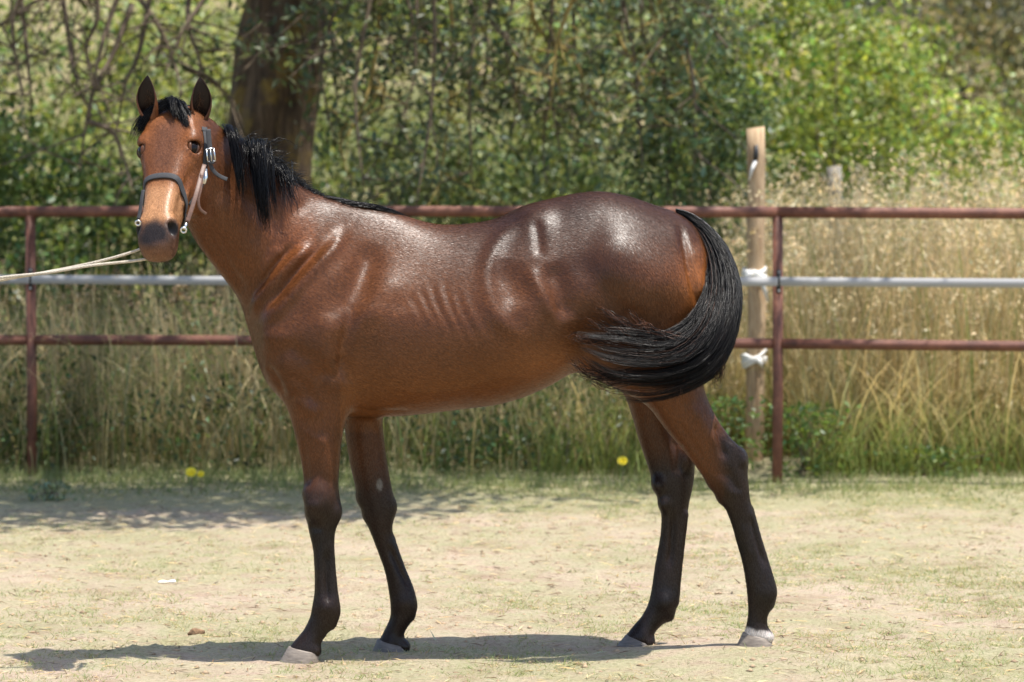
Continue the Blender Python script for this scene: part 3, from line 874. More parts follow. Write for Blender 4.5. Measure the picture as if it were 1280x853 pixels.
# ---- trunk: (px, top py, bottom py, half width, pinch of the top)
T = [(318, 404, 432, .05, .0), (324, 376, 456, .135, .0), (336, 345, 482, .182, .1), (356, 315, 502, .208, .3), (385, 284, 514, .226, .52),
     (420, 261, 519, .236, .68), (460, 257.5, 521, .246, .70), (500, 267, 520, .258, .60), (540, 279, 516, .272, .46),
     (580, 280, 511, .285, .38), (620, 273, 506, .288, .36), (655, 257, 496, .284, .38), (690, 248, 480, .274, .38),
     (720, 241.5, 462, .268, .36), (750, 239, 452, .266, .33), (785, 245, 446, .260, .30), (820, 257, 440, .243, .28), (848, 267, 428, .210, .25),
     (868, 281, 412, .168, .15), (880, 302, 394, .118, .0), (887, 330, 370, .05, .0)]
add_part(loft([P(x, t, Yc(x)) for x, t, b, w, p in T], [P(x, b, Yc(x)) for x, t, b, w, p in T], [w for *_, w, p in T],
              n=110, m=56, e=.93, pinch=[p for *_, p in T], low=[.05 * (1 if 480 < x < 700 else .3) for x, *_ in T],
              pexp=np.interp(np.linspace(0, len(T) - 1, 110), np.arange(len(T)), np.interp([r_[0] for r_ in T], [350, 385, 420, 465, 505, 545], [1.05, .88, .74, .78, 1.0, 1.1]))[:, None]))
# ---- neck: crest point, underside point, depth, half width
NK = [((455, 300, -.08), (370, 440, -.11), .13), ((425, 258, -.09), (322, 410, -.12), .158), ((385, 236, -.115), (300, 376, -.14), .138), ((345, 207, -.15), (281, 350, -.17), .118),
      ((308, 179, -.20), (262, 325, -.22), .104), ((280, 160, -.245), (246, 300, -.27), .098), ((252, 143, -.28), (232, 262, -.33), .092), ((232, 138, -.29), (222, 225, -.35), .08)]
add_part(loft([P(*a) for a, b, w in NK], [P(*b) for a, b, w in NK], [w for *_, w in NK], n=60, m=40, e=.95, pinch=.42, low=-.02, bury=.4), .09)

def limb(pairs, Ys, hw, n=70, m=24, e=.95, k=.05):
    Ya = np.asarray(Ys, float); Ya = Ya[:, None] if Ya.ndim == 1 else Ya
    add_part(loft([P(*f, Y) for (f, b), Y in zip(pairs, Ya[:, 0])], [P(*b, Y) for (f, b), Y in zip(pairs, Ya[:, -1])], hw, n=n, m=m, e=e, bury=.5), k)

def yl(n, a, b, pw=1.0):
    return a + (b - a) * np.linspace(0, 1, n) ** pw

# near fore
nf = [((352, 368), (440, 345)), ((336, 420), (450, 410)), ((340, 462), (446, 462)), ((354, 492), (438, 488)), ((360, 512), (434, 516)), ((368, 541), (427.5, 548)), ((376, 575), (424.5, 580)),
      ((380, 603), (423, 606)), ((381.5, 624), (425, 626)), ((383, 645), (424.5, 648)), ((386, 664), (419, 666)), ((391, 686), (417.5, 688)), ((393, 715), (419, 715)), ((393, 740), (422, 742)),
      ((390, 759), (425, 759)), ((387.5, 771), (424.5, 773)), ((380, 787), (411, 790)), ((370, 799), (402, 803)), ((362, 809), (396, 815)), ((358, 816), (393, 820))]
limb(nf, yl(20, -.225, -.25), [.07, .105, .10, .085, .072, .064, .056, .050, .049, .046, .036, .030, .028, .031, .036, .035, .030, .034, .042, .042], k=.06)
# far fore
ff = [((380, 380), (480, 380)), ((400, 440), (485, 440)), ((420, 490), (482, 490)), ((429, 522), (478, 522)), ((433, 552), (480, 548)), ((438.5, 585), (483.5, 575)), ((445, 612), (489, 606)), ((449, 629), (493, 626)),
      ((457, 651), (493, 644)), ((465, 671), (490.5, 665)), ((473, 692), (497, 684)), ((481, 715), (507, 711)), ((486, 741), (517, 735)), ((488, 758), (521.5, 757)), ((487.5, 772), (518, 770)),
      ((480, 789), (506, 790)), ((474, 800), (504, 802)), ((470, 808), (505, 809))]
limb(ff, yl(18, .02, .04), [.09, .10, .08, .068, .062, .055, .049, .047, .042, .033, .029, .028, .031, .035, .034, .031, .039, .041])
# near hind
nh = [((720, 325), (850, 330)), ((692, 365), (884, 360)), ((700, 420), (876, 398)), ((722, 458), (876, 436)), ((765, 484), (879, 462)), ((806, 505), (880, 484)), ((832, 537), (894, 519)), ((853, 562), (912, 546)), ((868, 581), (926, 563)),
      ((880, 598), (933, 581)), ((893, 617), (936, 606)), ((905, 633), (938, 626)), ((914, 655), (945.5, 650)), ((921, 680), (953, 676)), ((928, 705), (961, 702)), ((932, 728), (969, 728)), ((934, 745), (971.5, 745)),
      ((935, 762), (965, 758)), ((934, 776), (959, 774)), ((931, 789), (961, 789)), ((929, 796), (962, 795))]
limb(nh, yl(21, -.075, -.03), [.09, .13, .14, .13, .112, .094, .074, .058, .050, .047, .044, .037, .031, .029, .030, .035, .036, .032, .032, .039, .040], k=.05)
# far hind
fh = [((690, 350), (870, 350)), ((706, 430), (866, 400)), ((740, 466), (860, 440)), ((772, 484), (848, 466)), ((784, 503), (842, 494)), ((792, 527), (842, 520)), ((799, 552), (848, 543)), ((806, 572), (861, 563)), ((812, 590), (868, 582)),
      ((819, 612), (867, 604)), ((826, 637), (861, 632)), ((825.5, 668), (856.5, 666)), ((819, 704), (852, 703)), ((815, 732), (849, 732)), ((811, 752), (847.5, 753)), ((803, 769), (842, 770)),
      ((793, 781), (826, 783)), ((785, 791), (814, 797)), ((779, 799), (812, 806))]
limb(fh, yl(19, .20, .15), [.12, .135, .125, .105, .09, .072, .06, .052, .048, .045, .037, .031, .030, .033, .036, .033, .030, .038, .040])
# heel bulbs and ergots
for px, py, Y, r in ((392, 814, -.25, (.026, .034, .022)), (505, 808, .04, (.022, .033, .024)), (958, 797, -.03, (.026, .034, .024)), (812, 803, .15, (.020, .032, .026))):
    add_part(ball(P(px, py, Y), r), .02)
for px, py, Y in ((416, 781, -.25), (514, 770, .04), (964, 756, -.03), (838, 772, .15)):
    add_part(ball(P(px, py, Y), (.010, .012, .014)), .02)
# bones and tendons of the lower legs (boxy knees, hock, sesamoids, flexor tendons)
def rod(pts, r, k=.014, n=14):
    v, (q_, t_) = tube(spline(np.array([P(*c) for c in pts]), n), spline(np.asarray(r, float), n)[:, 0], 12)
    add_part((v, q_, t_), k)
for dx, Y, c in ((0, -.25, [(413, 668), (415, 700), (418, 740), (420, 764)]), (0, .04, [(489, 668), (496, 695), (510, 735), (517, 760)]),
                 (0, -.03, [(938, 632), (946, 665), (956, 702), (966, 738)]), (0, .15, [(858, 640), (853, 680), (848, 720), (844, 756)])):
    rod([(x, y, Y) for x, y in c], [.010, .0105, .012, .014], .010)
for px, py, Y, r in ((386, 618, -.25, (.016, .034, .020)), (389, 640, -.25, (.014, .030, .016)), (421, 640, -.25, (.012, .018, .022)),
                     (453, 622, .04, (.016, .032, .020)), (461, 644, .04, (.014, .028, .016)), (490, 634, .04, (.012, .018, .022)),
                     (893, 600, -.03, (.020, .037, .026)), (903, 622, -.03, (.016, .032, .018)), (822, 606, .15, (.018, .032, .026)), (829, 630, .15, (.014, .026, .018)),
                     (408, 757, -.25, (.021, .030, .026)), (505, 752, .04, (.020, .033, .026)), (953, 740, -.03, (.021, .034, .028)), (831, 752, .15, (.020, .033, .028))):
    add_part(ball(P(px, py, Y), r), .030)
# knees and hock points
add_part(ball(P(397, 626, -.285), (.035, .022, .055)), .04)
add_part(ball(P(927, 574, -.04), (.020, .024, .034)), .03)
add_part(ball(P(861, 572, .15), (.018, .022, .034)), .03)

# ---- head: its own frame (along the nose, lateral towards the horse's left, out of the face)
POLL = P(214.5, 133, -.30)
HA = unit(np.array((-.065, -.61, -.79)))
HL = unit(np.array((.95, -.31, -.10)) - HA * np.dot((.95, -.31, -.10), HA))
HD = np.cross(HA, HL)
HD = HD if HD[2] > 0 else -HD
def HP(s, u, v):
    return POLL + np.multiply.outer(s, HA) + np.multiply.outer(u, HL) + np.multiply.outer(v, HD)
# s, face line, depth, half widths (brow, cheek, jaw)
HS = [(-.035, -.05, .09, .040, .045, .030), (.0, -.014, .16, .066, .072, .050), (.05, .002, .215, .080, .086, .055), (.105, .008, .245, .092, .090, .056), (.155, .006, .258, .099, .090, .052),
      (.21, .002, .25, .088, .086, .048), (.27, -.002, .222, .073, .080, .044), (.33, -.004, .182, .060, .068, .040), (.39, -.002, .152, .054, .059, .038), (.44, .000, .136, .054, .058, .040),
      (.49, -.004, .128, .060, .062, .044), (.53, -.016, .108, .058, .058, .044), (.555, -.034, .078, .046, .048, .036), (.566, -.052, .042, .026, .028, .02)]
def head_ring(row, m=40, off=0.0):
    s, vt, d, w1, w2, w3 = row
    cp = np.array([(0, vt), (.60 * w1, vt - .014 * d), (.93 * w1, vt - .11 * d), (w1 * .98, vt - .30 * d), (w2, vt - .52 * d), (w2 * .86 + w3 * .1, vt - .74 * d), (w3, vt - .92 * d), (w3 * .45, vt - .99 * d), (0, vt - d)])
    full = np.vstack([cp, cp[-2:0:-1] * (-1, 1)])
    k = len(full)
    q = np.vstack([full[-1], full, full[0], full[1]])
    t = np.linspace(0, k, m, endpoint=False)
    i = t.astype(int); f = (t - i)[:, None]
    a, b, c, e = q[i], q[i + 1], q[i + 2], q[i + 3]
    r = .5 * ((2 * b) + (c - a) * f + (2 * a - 5 * b + 4 * c - e) * f ** 2 + (3 * b - a - 3 * c + e) * f ** 3)
    if off:
        ctr = np.array((0, vt - d * .5))
        dd = unit(r - ctr)
        r = r + dd * off
    return r
HSs = spline(np.array(HS), 60)
hv = []
for row in HSs:
    r = head_ring(row)
    hv.append(HP(np.full(len(r), row[0]), r[:, 0], r[:, 1]))
q, t = grid_faces(60, 40)
hv = np.vstack(hv + [HP(-.04, 0, -.09)[None], HP(.567, 0, -.075)[None]])
add_part((hv, q, t), .05)
HAX = np.array([HA, HL, HD])
for sg in (1, -1):
    # brow and cheek (masseter), facial crest, nostril rim, lips
    add_part(ball(HP(.135, sg * .084, -.020), (.042, .022, .022), HAX), .025)
    add_part(ball(HP(.235, sg * .070, -.150), (.085, .030, .075), HAX), .03)
    add_part(ball(HP(.285, sg * .068, -.072), (.075, .010, .010), HAX), .02)
    add_part(ball(HP(.475, sg * .050, -.040), (.034, .020, .030), HAX), .022)
    add_part(ball(HP(.160, sg * .078, -.032), (.034, .018, .024), HAX), .016)
add_part(ball(HP(.505, 0, -.118), (.034, .036, .022), HAX), .03)      # chin
add_part(ball(HP(.545, 0, -.050), (.018, .036, .026), HAX), .02)      # upper lip
EYES = []; NOSTR = []
for sg in (1, -1):
    en = unit(HL * sg * .74 + HD * .66)
    EYES.append((HP(.160, sg * .0785, -.031), sg, en))
    cut_part(ball(EYES[-1][0] + en * .009, (.0248, .0248, .0248)), .004)
    # nostril: a comma shaped hole
    nd = unit(HL * sg * .75 + HD * .55 + HA * .35)
    NOSTR.append(HP(.490, sg * .060, -.026))
    cut_part(ball(NOSTR[-1], (.027, .023, .0125), [unit(HA * .8 - HD * .55), unit(np.cross(HA, HD)), unit(HD * .8 + HA * .55)]), .008)
# mouth line
for sg in (1, -1):
    cut_part(loft([HP(.552, 0, -.077), HP(.535, sg * .04, -.084), HP(.50, sg * .064, -.088), HP(.455, sg * .066, -.086)],
                  [HP(.552, 0, -.083), HP(.535, sg * .04, -.091), HP(.50, sg * .064, -.096), HP(.455, sg * .066, -.092)],
                  [.008, .009, .009, .004], n=20, m=10), .006)
# ears stand on small mounds of the skull
EARS = []
for sg, base, tip in ((1, (247, 156), (250, 97)), (-1, (189, 152), (184.5, 95))):
    b = P(*base, -.30); tp = P(*tip, -.33)
    EARS.append((b, unit(tp - b), np.linalg.norm(tp - b), sg))
    add_part(ball(b + (0, .01, -.012), (.034, .032, .034)), .03)

# ---- surface from the field
grid = vdb.FloatGrid(BG)
grid.transform = vdb.createLinearTransform(voxelSize=H)
grid.gridClass = vdb.GridClass.LEVEL_SET
# a light blur keeps the joins soft
f2 = field.copy()
f2[1:-1] = (field[:-2] + 2 * field[1:-1] + field[2:]) * .25
f3 = f2.copy(); f3[:, 1:-1] = (f2[:, :-2] + 2 * f2[:, 1:-1] + f2[:, 2:]) * .25
f2 = f3.copy(); f2[:, :, 1:-1] = (f3[:, :, :-2] + 2 * f3[:, :, 1:-1] + f3[:, :, 2:]) * .25
grid.copyFromArray(f2, ijk=tuple(int(c) for c in I0))
bv, bq = grid.convertToQuads(isovalue=0.0)
bv = np.array(bv, float); bq = np.array(bq, int)[:, ::-1]
del field, f2, f3

def vnormals(v, q):
    d1 = v[q[:, 2]] - v[q[:, 0]]; d2 = v[q[:, 3]] - v[q[:, 1]]
    fn = np.cross(d1, d2)
    n = np.zeros_like(v)
    for k in range(4):
        for c in range(3):
            n[:, c] += np.bincount(q[:, k], fn[:, c], len(v))
    return unit(n)

def smooth_mesh(v, q, it, w=None, lam=.5):
    e = np.vstack([q[:, (0, 1)], q[:, (1, 2)], q[:, (2, 3)], q[:, (3, 0)]])
    deg = np.bincount(e[:, 0], minlength=len(v)) + np.bincount(e[:, 1], minlength=len(v))
    for _ in range(it):
        s = np.zeros_like(v)
        for c in range(3):
            s[:, c] = np.bincount(e[:, 0], v[e[:, 1], c], len(v)) + np.bincount(e[:, 1], v[e[:, 0], c], len(v))
        d = (s / np.maximum(deg, 1)[:, None] - v) * lam
        v = v + (d if w is None else d * w[:, None])
    return v
# keep the largest piece only (nothing loose)
def head_local(v):
    r = v - POLL
    return r @ HA, r @ HL, r @ HD
nv = vnormals(bv, bq)
if (nv * (bv - bv.mean(0))).sum() < 0:
    bq = bq[:, ::-1]; nv = -nv
hs_, hu_, hd_ = head_local(bv)
in_head = (bv[:, 0] < -.98) & (hs_ > -.06) & (np.abs(hu_) < .13) & (hd_ > -.22)
torso_w = np.clip((bv[:, 2] - .80) / .1, 0, 1) * np.where(in_head, 0.0, 1.0)
bv = smooth_mesh(bv, bq, 48, torso_w)
bv = smooth_mesh(bv, bq, 2)

# ---- relief of muscle, bone and skin: ridges (+) and grooves (-) along lines in the plane of the body
def qpx(v):
    return 640 + v[:, 0] * 370.0, 820 - v[:, 2] * 370.0
def seg_dist(qx, qy, poly):
    poly = np.asarray(poly, float)
    best = np.full(len(qx), 1e9); par = np.zeros(len(qx))
    L = np.concatenate([[0], np.cumsum(np.linalg.norm(np.diff(poly, axis=0), axis=1))])
    for i in range(len(poly) - 1):
        a, b = poly[i], poly[i + 1]
        d = b - a; l2 = (d ** 2).sum()
        t = np.clip(((qx - a[0]) * d[0] + (qy - a[1]) * d[1]) / l2, 0, 1)
        ds = np.hypot(qx - a[0] - t * d[0], qy - a[1] - t * d[1])
        m = ds < best
        best[m] = ds[m]; par[m] = (L[i] + t[m] * math.sqrt(l2)) / L[-1]
    return best, par
RELIEF = []
def relief(poly, width, amp, taper=.25, side=0):
    RELIEF.append((poly, width, amp, taper, side))
# flank hollow and its rim, stifle fold
relief([(668, 276), (640, 285), (617, 310), (608, 345), (618, 385), (640, 410), (668, 428)], 10, .0095)
relief([(667, 272), (671, 295), (673, 322)], 6, -.0060)
relief([(655, 330), (668, 352), (684, 380), (692, 402)], 9, .0110)
relief([(640, 320), (638, 350), (655, 385)], 22, -.0165, .1)
relief([(684, 325), (698, 360), (703, 400)], 13, -.0180)
# point of hip
relief([(640, 272), (700, 262)], 20, .0100)
# haunch: groove between the hamstrings
relief([(846, 272), (852, 300), (858, 335), (868, 372), (872, 392)], 5, -.0120)
relief([(870, 300), (878, 340), (874, 378)], 12, .0090)
relief([(730, 300), (790, 330), (840, 385)], 34, .0180, .2)
relief([(712, 315), (740, 345), (775, 385), (800, 410)], 16, -.0090)
relief([(700, 430), (725, 455)], 16, .0150)
# ribs
for i, (dx, y0, y1, k) in enumerate(((0, 352, 408, .8), (13, 345, 420, 1.0), (29, 342, 428, 1.1), (44, 350, 432, .9), (58, 348, 424, .6), (-15, 360, 400, .5))):
    x = 520 + dx
    relief([(x - 4, y0), (x + 8, (y0 + y1) / 2 - 6), (x + 17, (y0 + y1) / 2 + 12), (x + 30, y1)], 4.6, .0030 * k, .4)
    relief([(x + 4, y0), (x + 15, (y0 + y1) / 2 - 6), (x + 24, (y0 + y1) / 2 + 12), (x + 37, y1)], 4.2, -.0034 * k, .4)
# shoulder blade, its muscles and the streaks towards the point of the shoulder
relief([(436, 275), (420, 310), (385, 350), (345, 395), (325, 415)], 9, .0190)
relief([(412, 300), (375, 340), (340, 385)], 5, -.0135)
relief([(398, 300), (360, 338), (330, 375), (320, 400)], 7, .0190)
relief([(378, 300), (345, 335), (325, 368)], 5, -.0120)
relief([(360, 305), (330, 345)], 8, .0105)
relief([(470, 300), (450, 350), (430, 400)], 16, -.0150)
relief([(440, 300), (415, 350), (380, 390)], 18, .0090)
relief([(452, 350), (480, 362), (500, 388)], 32, .0160, .1)
relief([(330, 412), (352, 418), (375, 425)], 12, .0120)
# triceps and elbow
relief([(450, 370), (438, 410), (432, 450), (436, 480)], 8, -.0150)
relief([(420, 385), (412, 425), (415, 460)], 17, .0150)
relief([(392, 470), (410, 462), (432, 466)], 6, -.0045)
relief([(405, 478), (425, 476), (434, 490)], 9, .0040)
relief([(365, 460), (385, 475), (400, 500)], 6, -.0075)
relief([(370, 490), (392, 505), (412, 508)], 8, .0090)
relief([(432, 505), (470, 512), (520, 511)], 5, -.0090)
relief([(336, 450), (352, 470), (360, 496)], 6, -.0120)
# breast under the ribs
relief([(452, 440), (520, 470), (600, 470)], 30, .0120, .2)
# neck: jugular furrow, muscle edge
relief([(262, 275), (285, 320), (316, 372)], 9, -.0135)
relief([(275, 240), (300, 285), (335, 335)], 16, .0120)
relief([(285, 200), (325, 255), (370, 290)], 12, -.0105)
# legs: tendon groove, knee, hock
relief([(413, 675), (413, 720), (415, 750)], 3.0, -.0130)
relief([(404, 670), (404, 720), (406, 748)], 3.5, .0042)
relief([(385, 540), (388, 580), (392, 606)], 5, -.0060)
relief([(408, 530), (412, 570), (412, 600)], 7, .0060)
relief([(396, 612), (398, 634)], 9, .0075)
relief([(390, 650), (410, 652)], 4, -.0060)
relief([(484, 680), (500, 715), (512, 740)], 3.2, -.0130)
relief([(893, 522), (900, 550), (905, 575)], 5, -.0150)
relief([(912, 545), (924, 565), (930, 585)], 5, .0090)
relief([(905, 583), (915, 600), (925, 615)], 5, -.0060)
relief([(893, 590), (905, 606), (918, 620)], 5, .0060)
relief([(937, 640), (948, 680), (958, 712)], 3.2, -.0130)
relief([(926, 650), (938, 700)], 4, .0045)
relief([(846, 550), (850, 575), (848, 600)], 5, -.0105, .2)
relief([(845, 640), (842, 690), (838, 720)], 3.2, -.0130)
# folds and veins of the shoulder, forearm and gaskin
relief([(345, 420), (372, 430), (398, 450)], 9, -.0070)
relief([(350, 440), (368, 462), (380, 492)], 12, .0080)
relief([(398, 430), (404, 462), (398, 490)], 8, -.0060)
relief([(425, 440), (440, 452), (444, 478)], 4, -.0050)
relief([(415, 448), (428, 462), (436, 482)], 5, .0045)
relief([(374, 520), (392, 535), (414, 548)], 2.6, .0026)
relief([(404, 505), (400, 540), (404, 575)], 2.6, .0026)
relief([(470, 470), (520, 482), (580, 478), (640, 462)], 3.0, .0016)
relief([(860, 500), (878, 530), (890, 560)], 8, .0060)
relief([(842, 520), (862, 548), (884, 580)], 4, -.0050)
relief([(790, 470), (830, 480), (862, 470)], 14, .0060)
relief([(348, 300), (372, 262), (395, 258)], 10, -.0060)

def apply_relief(v, nv):
    qx, qy = qpx(v)
    out = np.zeros(len(v))
    yc = -0.10 + (qx - 420.0) / 430.0 * 0.16
    for poly, width, amp, taper, side in RELIEF:
        d, t = seg_dist(qx, qy, spline(poly, 24) if len(poly) > 2 else poly)
        w = np.exp(-(d / width) ** 2)
        Lp = np.linalg.norm(np.diff(np.asarray(poly, float), axis=0), axis=1).sum()
        td = min(max(taper * Lp, 1.3 * width), .5 * Lp)
        tw = np.clip(np.minimum(t, 1 - t) * Lp / td, 0, 1)
        w *= tw * tw * (3 - 2 * tw)
        w *= np.clip(np.abs(nv[:, 1]) * 1.6, 0, 1)
        if side == -1:
            w *= (v[:, 1] < yc - .0)
        out += amp * w
    return out
relief_mask = np.where(in_head, 0.0, 1.0)
disp = apply_relief(bv, nv) * relief_mask
disp = smooth_mesh(np.stack([disp] * 3, -1), bq, 3)[:, 0]
bv = bv + nv * disp[:, None]
nv = vnormals(bv, bq)

# ---- ears: cupped shells, part of the same skin
def ear_shell(b, ax, L, sg):
    fr = unit(np.array((sg * .30, -1, .0))); fr = unit(fr - ax * np.dot(fr, ax))
    sd = np.cross(ax, fr)
    if sd[0] < 0: sd = -sd
    ts = np.linspace(-.10, 1, 26)
    wid = np.interp(ts, [-.1, .05, .2, .4, .58, .75, .88, .96, 1], [.028, .0305, .0345, .037, .035, .027, .016, .0075, .002])
    dep = np.interp(ts, [-.1, .1, .3, .6, .85, 1], [.026, .026, .022, .015, .008, .002])
    opn = np.radians(np.interp(ts, [-.1, .1, .25, .5, .8, 1], [176, 165, 140, 112, 96, 90]))
    rows = []
    for shell in (0, 1):
        for t_, w, d, o in zip(ts, wid, dep, opn):
            th = np.linspace(-o, o, 22)
            k = 0 if shell == 0 else min(.0045, w * .4)
            c = b + ax * L * t_ + fr * (.014 * math.sin(math.pi * max(t_, 0)) - .004)
            c = c + sd * (sg * .006 * math.sin(math.pi * max(t_, 0) * .9))
            rows.append(c + np.outer(np.sin(th) * (w - k), sd) - np.outer(np.cos(th) * (d - k), fr))
    n = len(ts); m = 22
    v = np.vstack(rows)
    i = np.arange(n - 1)[:, None]; j = np.arange(m - 1)[None, :]
    qo = np.stack([i * m + j, i * m + j + 1, (i + 1) * m + j + 1, (i + 1) * m + j], -1).reshape(-1, 4)
    qi = qo[:, ::-1] + n * m
    i = np.arange(n - 1)
    e1 = np.stack([i * m, (i + 1) * m, (i + 1) * m + n * m, i * m + n * m], -1)
    e2 = np.stack([i * m + m - 1, i * m + m - 1 + n * m, (i + 1) * m + m - 1 + n * m, (i + 1) * m + m - 1], -1)
    return v, np.vstack([qo, qi, e1, e2]), np.concatenate([np.zeros(n * m), np.ones(n * m)]), np.concatenate([np.repeat(ts, m)] * 2)
EAR_IN = np.full(len(bv), -1.0); EAR_T = np.full(len(bv), -1.0)
for b, ax, L, sg in EARS:
    ev, eq, ein, et = ear_shell(b, ax, L, sg)
    if (vnormals(ev, eq)[:22 * 26] * (ev[:22 * 26] - ev[:22 * 26].mean(0))).sum() < 0:
        eq = eq[:, ::-1]
    bq = np.vstack([bq, eq + len(bv)])
    bv = np.vstack([bv, ev])
    EAR_IN = np.concatenate([EAR_IN, ein]); EAR_T = np.concatenate([EAR_T, et])
# ---- eyelids: shells over the eyeball, part of the same skin
EYE_R = .0245
for c, sg, en in EYES:
    e1 = unit(HA * .95 - HD * .25); e1 = unit(e1 - en * np.dot(e1, en))
    e2 = np.cross(en, e1)
    if e2[2] < 0: e2 = -e2
    for up in (1, -1):
        az = np.radians(np.linspace(-88, 88, 25))
        rows = []
        for f_, r_ in ((-.04, .98), (0, 1.07), (.06, 1.13), (.2, 1.17), (.4, 1.15), (.65, 1.08), (.85, .98), (1, .8)):
            el0 = np.radians(31 if up > 0 else 25) * np.cos(az) ** .8
            el = el0 + (np.radians(82) - el0) * f_
            d = np.cos(el)[:, None] * (np.cos(az)[:, None] * en + np.sin(az)[:, None] * e1) + up * np.sin(el)[:, None] * e2
            rows.append(c + d * EYE_R * r_)
        lv = np.vstack(rows)
        i = np.arange(len(rows) - 1)[:, None]; j = np.arange(24)[None]
        lq = np.stack([i * 25 + j, i * 25 + j + 1, (i + 1) * 25 + j + 1, (i + 1) * 25 + j], -1).reshape(-1, 4)
        if (vnormals(lv, lq) * (lv - c)).sum() < 0: lq = lq[:, ::-1]
        bq = np.vstack([bq, lq + len(bv)]); bv = np.vstack([bv, lv])
        EAR_IN = np.concatenate([EAR_IN, np.full(len(lv), -1.)]); EAR_T = np.concatenate([EAR_T, np.full(len(lv), -1.)])
in_head = np.concatenate([in_head, np.ones(len(bv) - len(in_head), bool)])
nv = vnormals(bv, bq)

# ---- coat colour (pigment by place on the body, with some painted light and shade)
qx, qy = qpx(bv)
hs_, hu_, hd_ = head_local(bv)
def sstep(a, b, x):
    t = np.clip((x - a) / (b - a), 0, 1)
    return t * t * (3 - 2 * t)
def mixv(c, w, col):
    return c * (1 - w[:, None]) + np.asarray(col) * w[:, None]
n1 = vnoise(qx / 40, qy / 30, 3); n2 = vnoise(qx / 9, qy / 9, 8)
BAY, DARK, BLACK = (.104, .0365, .0115), (.021, .0085, .005), (.0115, .0085, .0072)
coat = np.tile(np.array(BAY), (len(bv), 1)) * (0.9 + .22 * n1 + .06 * n2)[:, None]
# sooty topline, then shade painted on the unlit side of the croup
top = np.interp(qx, [300, 330, 370, 410, 440, 480, 520, 560, 620, 690, 750, 800, 850, 890], [210, 215, 235, 255, 258, 262, 275, 282, 273, 248, 240, 248, 268, 300])
body = (qx > 318) & (qy < 540)
dt = (qy - top)
coat = mixv(coat, np.where(body, (1 - sstep(15, 115, dt)) * sstep(460, 640, qx) * .93, 0) * (.85 + .3 * (n1 - .5)), DARK)
coat = mixv(coat, np.where(body, np.exp(-(((qx - 735) / 60) ** 2 + ((qy - 330) / 45) ** 2)) * .6, 0), DARK)  # croup slope turned from the sun: its shade painted into the coat
coat = mixv(coat, np.where(body, (1 - sstep(0, 40, dt)) * .4 * (1 - sstep(460, 520, qx)), 0), DARK)
# warm lighter flank and buttock; lower belly with painted ground bounce
coat = mixv(coat, np.where(body, np.exp(-(((qx - 872) / 26) ** 2 + ((qy - 355) / 42) ** 2)) * .75, 0), (.30, .10, .024))
coat = mixv(coat, np.where(body, np.exp(-(((qx - 690) / 50) ** 2 + ((qy - 455) / 28) ** 2)) * .65, 0), (.27, .10, .03))
coat = mixv(coat, np.where((qx < 400) & (qx > 300) & (bv[:, 2] > .95), np.exp(-(((qx - 372) / 40) ** 2 + ((qy - 300) / 40) ** 2)) * .5, 0), (.20, .065, .022))
coat = mixv(coat, np.where(body & (qx > 430) & (qx < 700), sstep(400, 500, qy) * .55, 0), (.19, .068, .018))  # belly coat warmed, orange bounce off the sand painted in
# neck darker along the crest side
neck = (qx < 345) & (qx > 225) & (bv[:, 2] > 1.0) 
crest = np.interp(qx, [240, 262, 285, 310, 335], [140, 150, 163, 185, 205])
coat = mixv(coat, np.where(neck, .35 * (1 - sstep(20, 120, qy - crest)), 0), DARK)
# black points
fore = (qx < 600)
lf = np.where(fore, sstep(555, 635, qy), 0)
lh = np.where(~fore, sstep(570, 640, qy), 0)
hb = np.interp(qy, [480, 520, 560, 590, 620, 700], [905, 895, 893, 900, 895, 860])       # dark back of the gaskin and hock
nearh = (~fore) & (bv[:, 1] < .06)
lh = np.maximum(lh, np.where(nearh, sstep(-14, 16, qx - hb) * sstep(500, 555, qy), 0))
farh = (~fore) & (bv[:, 1] >= .06) & (qy > 490)
lh = np.maximum(lh, np.where(farh, .5 * sstep(490, 560, qy) + .5 * sstep(555, 600, qy), 0))
coat = mixv(coat, lf * (.88 + .12 * n1), BLACK)
coat = mixv(coat, lh * (.88 + .12 * n1), BLACK)
coat = mixv(coat, np.where(fore & (bv[:, 1] > -.08) & (qy > 515), .35, 0), DARK)  # far fore darker all the way down
# white coronet of the near hind
wc = np.where(nearh & (qx > 900), sstep(784, 789, qy + 3 * (n2 - .5) - .20 * (qx - 945)), 0)
coat = mixv(coat, wc, (.62, .56, .52))
# chestnut on the inside of the far fore
coat = mixv(coat, np.where(fore & (bv[:, 1] > -.08), sstep(1.25, .8, np.hypot((qx - 474) / 3.6, (qy - 606) / 7.0)), 0), (.15, .135, .115))
# face
fh_ = in_head
fw = np.where(in_head, sstep(-.215, -.12, hd_) * sstep(-.03, .05, hs_) * sstep(-.98, -1.06, bv[:, 0]), 0)
lat = np.abs(hu_)
face = np.array((.19, .066, .020))
coat = coat * (1 - fw[:, None]) + face * (.9 + .2 * n1)[:, None] * fw[:, None]
cw = np.where(fh_, sstep(.080, .012, lat) * sstep(-.06, -.01, hd_) * sstep(.02, .10, hs_) * sstep(.34, .22, hs_), 0)
coat = mixv(coat, cw * .65, (.080, .036, .022))
coat = mixv(coat, np.where(fh_, sstep(.29, .36, hs_) * sstep(.51, .45, hs_), 0) * .9, (.40, .205, .098))
coat = mixv(coat, np.where(fh_, sstep(.0, -.13, hd_) * sstep(.42, .30, hs_), 0) * .55, (.12, .042, .018))
dn = np.sqrt(((hs_ - .508) / .042) ** 2 + (hu_ / .050) ** 2 + ((hd_ + .035) / .056) ** 2) + .35 * (n2 - .5)
nose = np.where(fh_, sstep(1.5, .75, dn), 0)
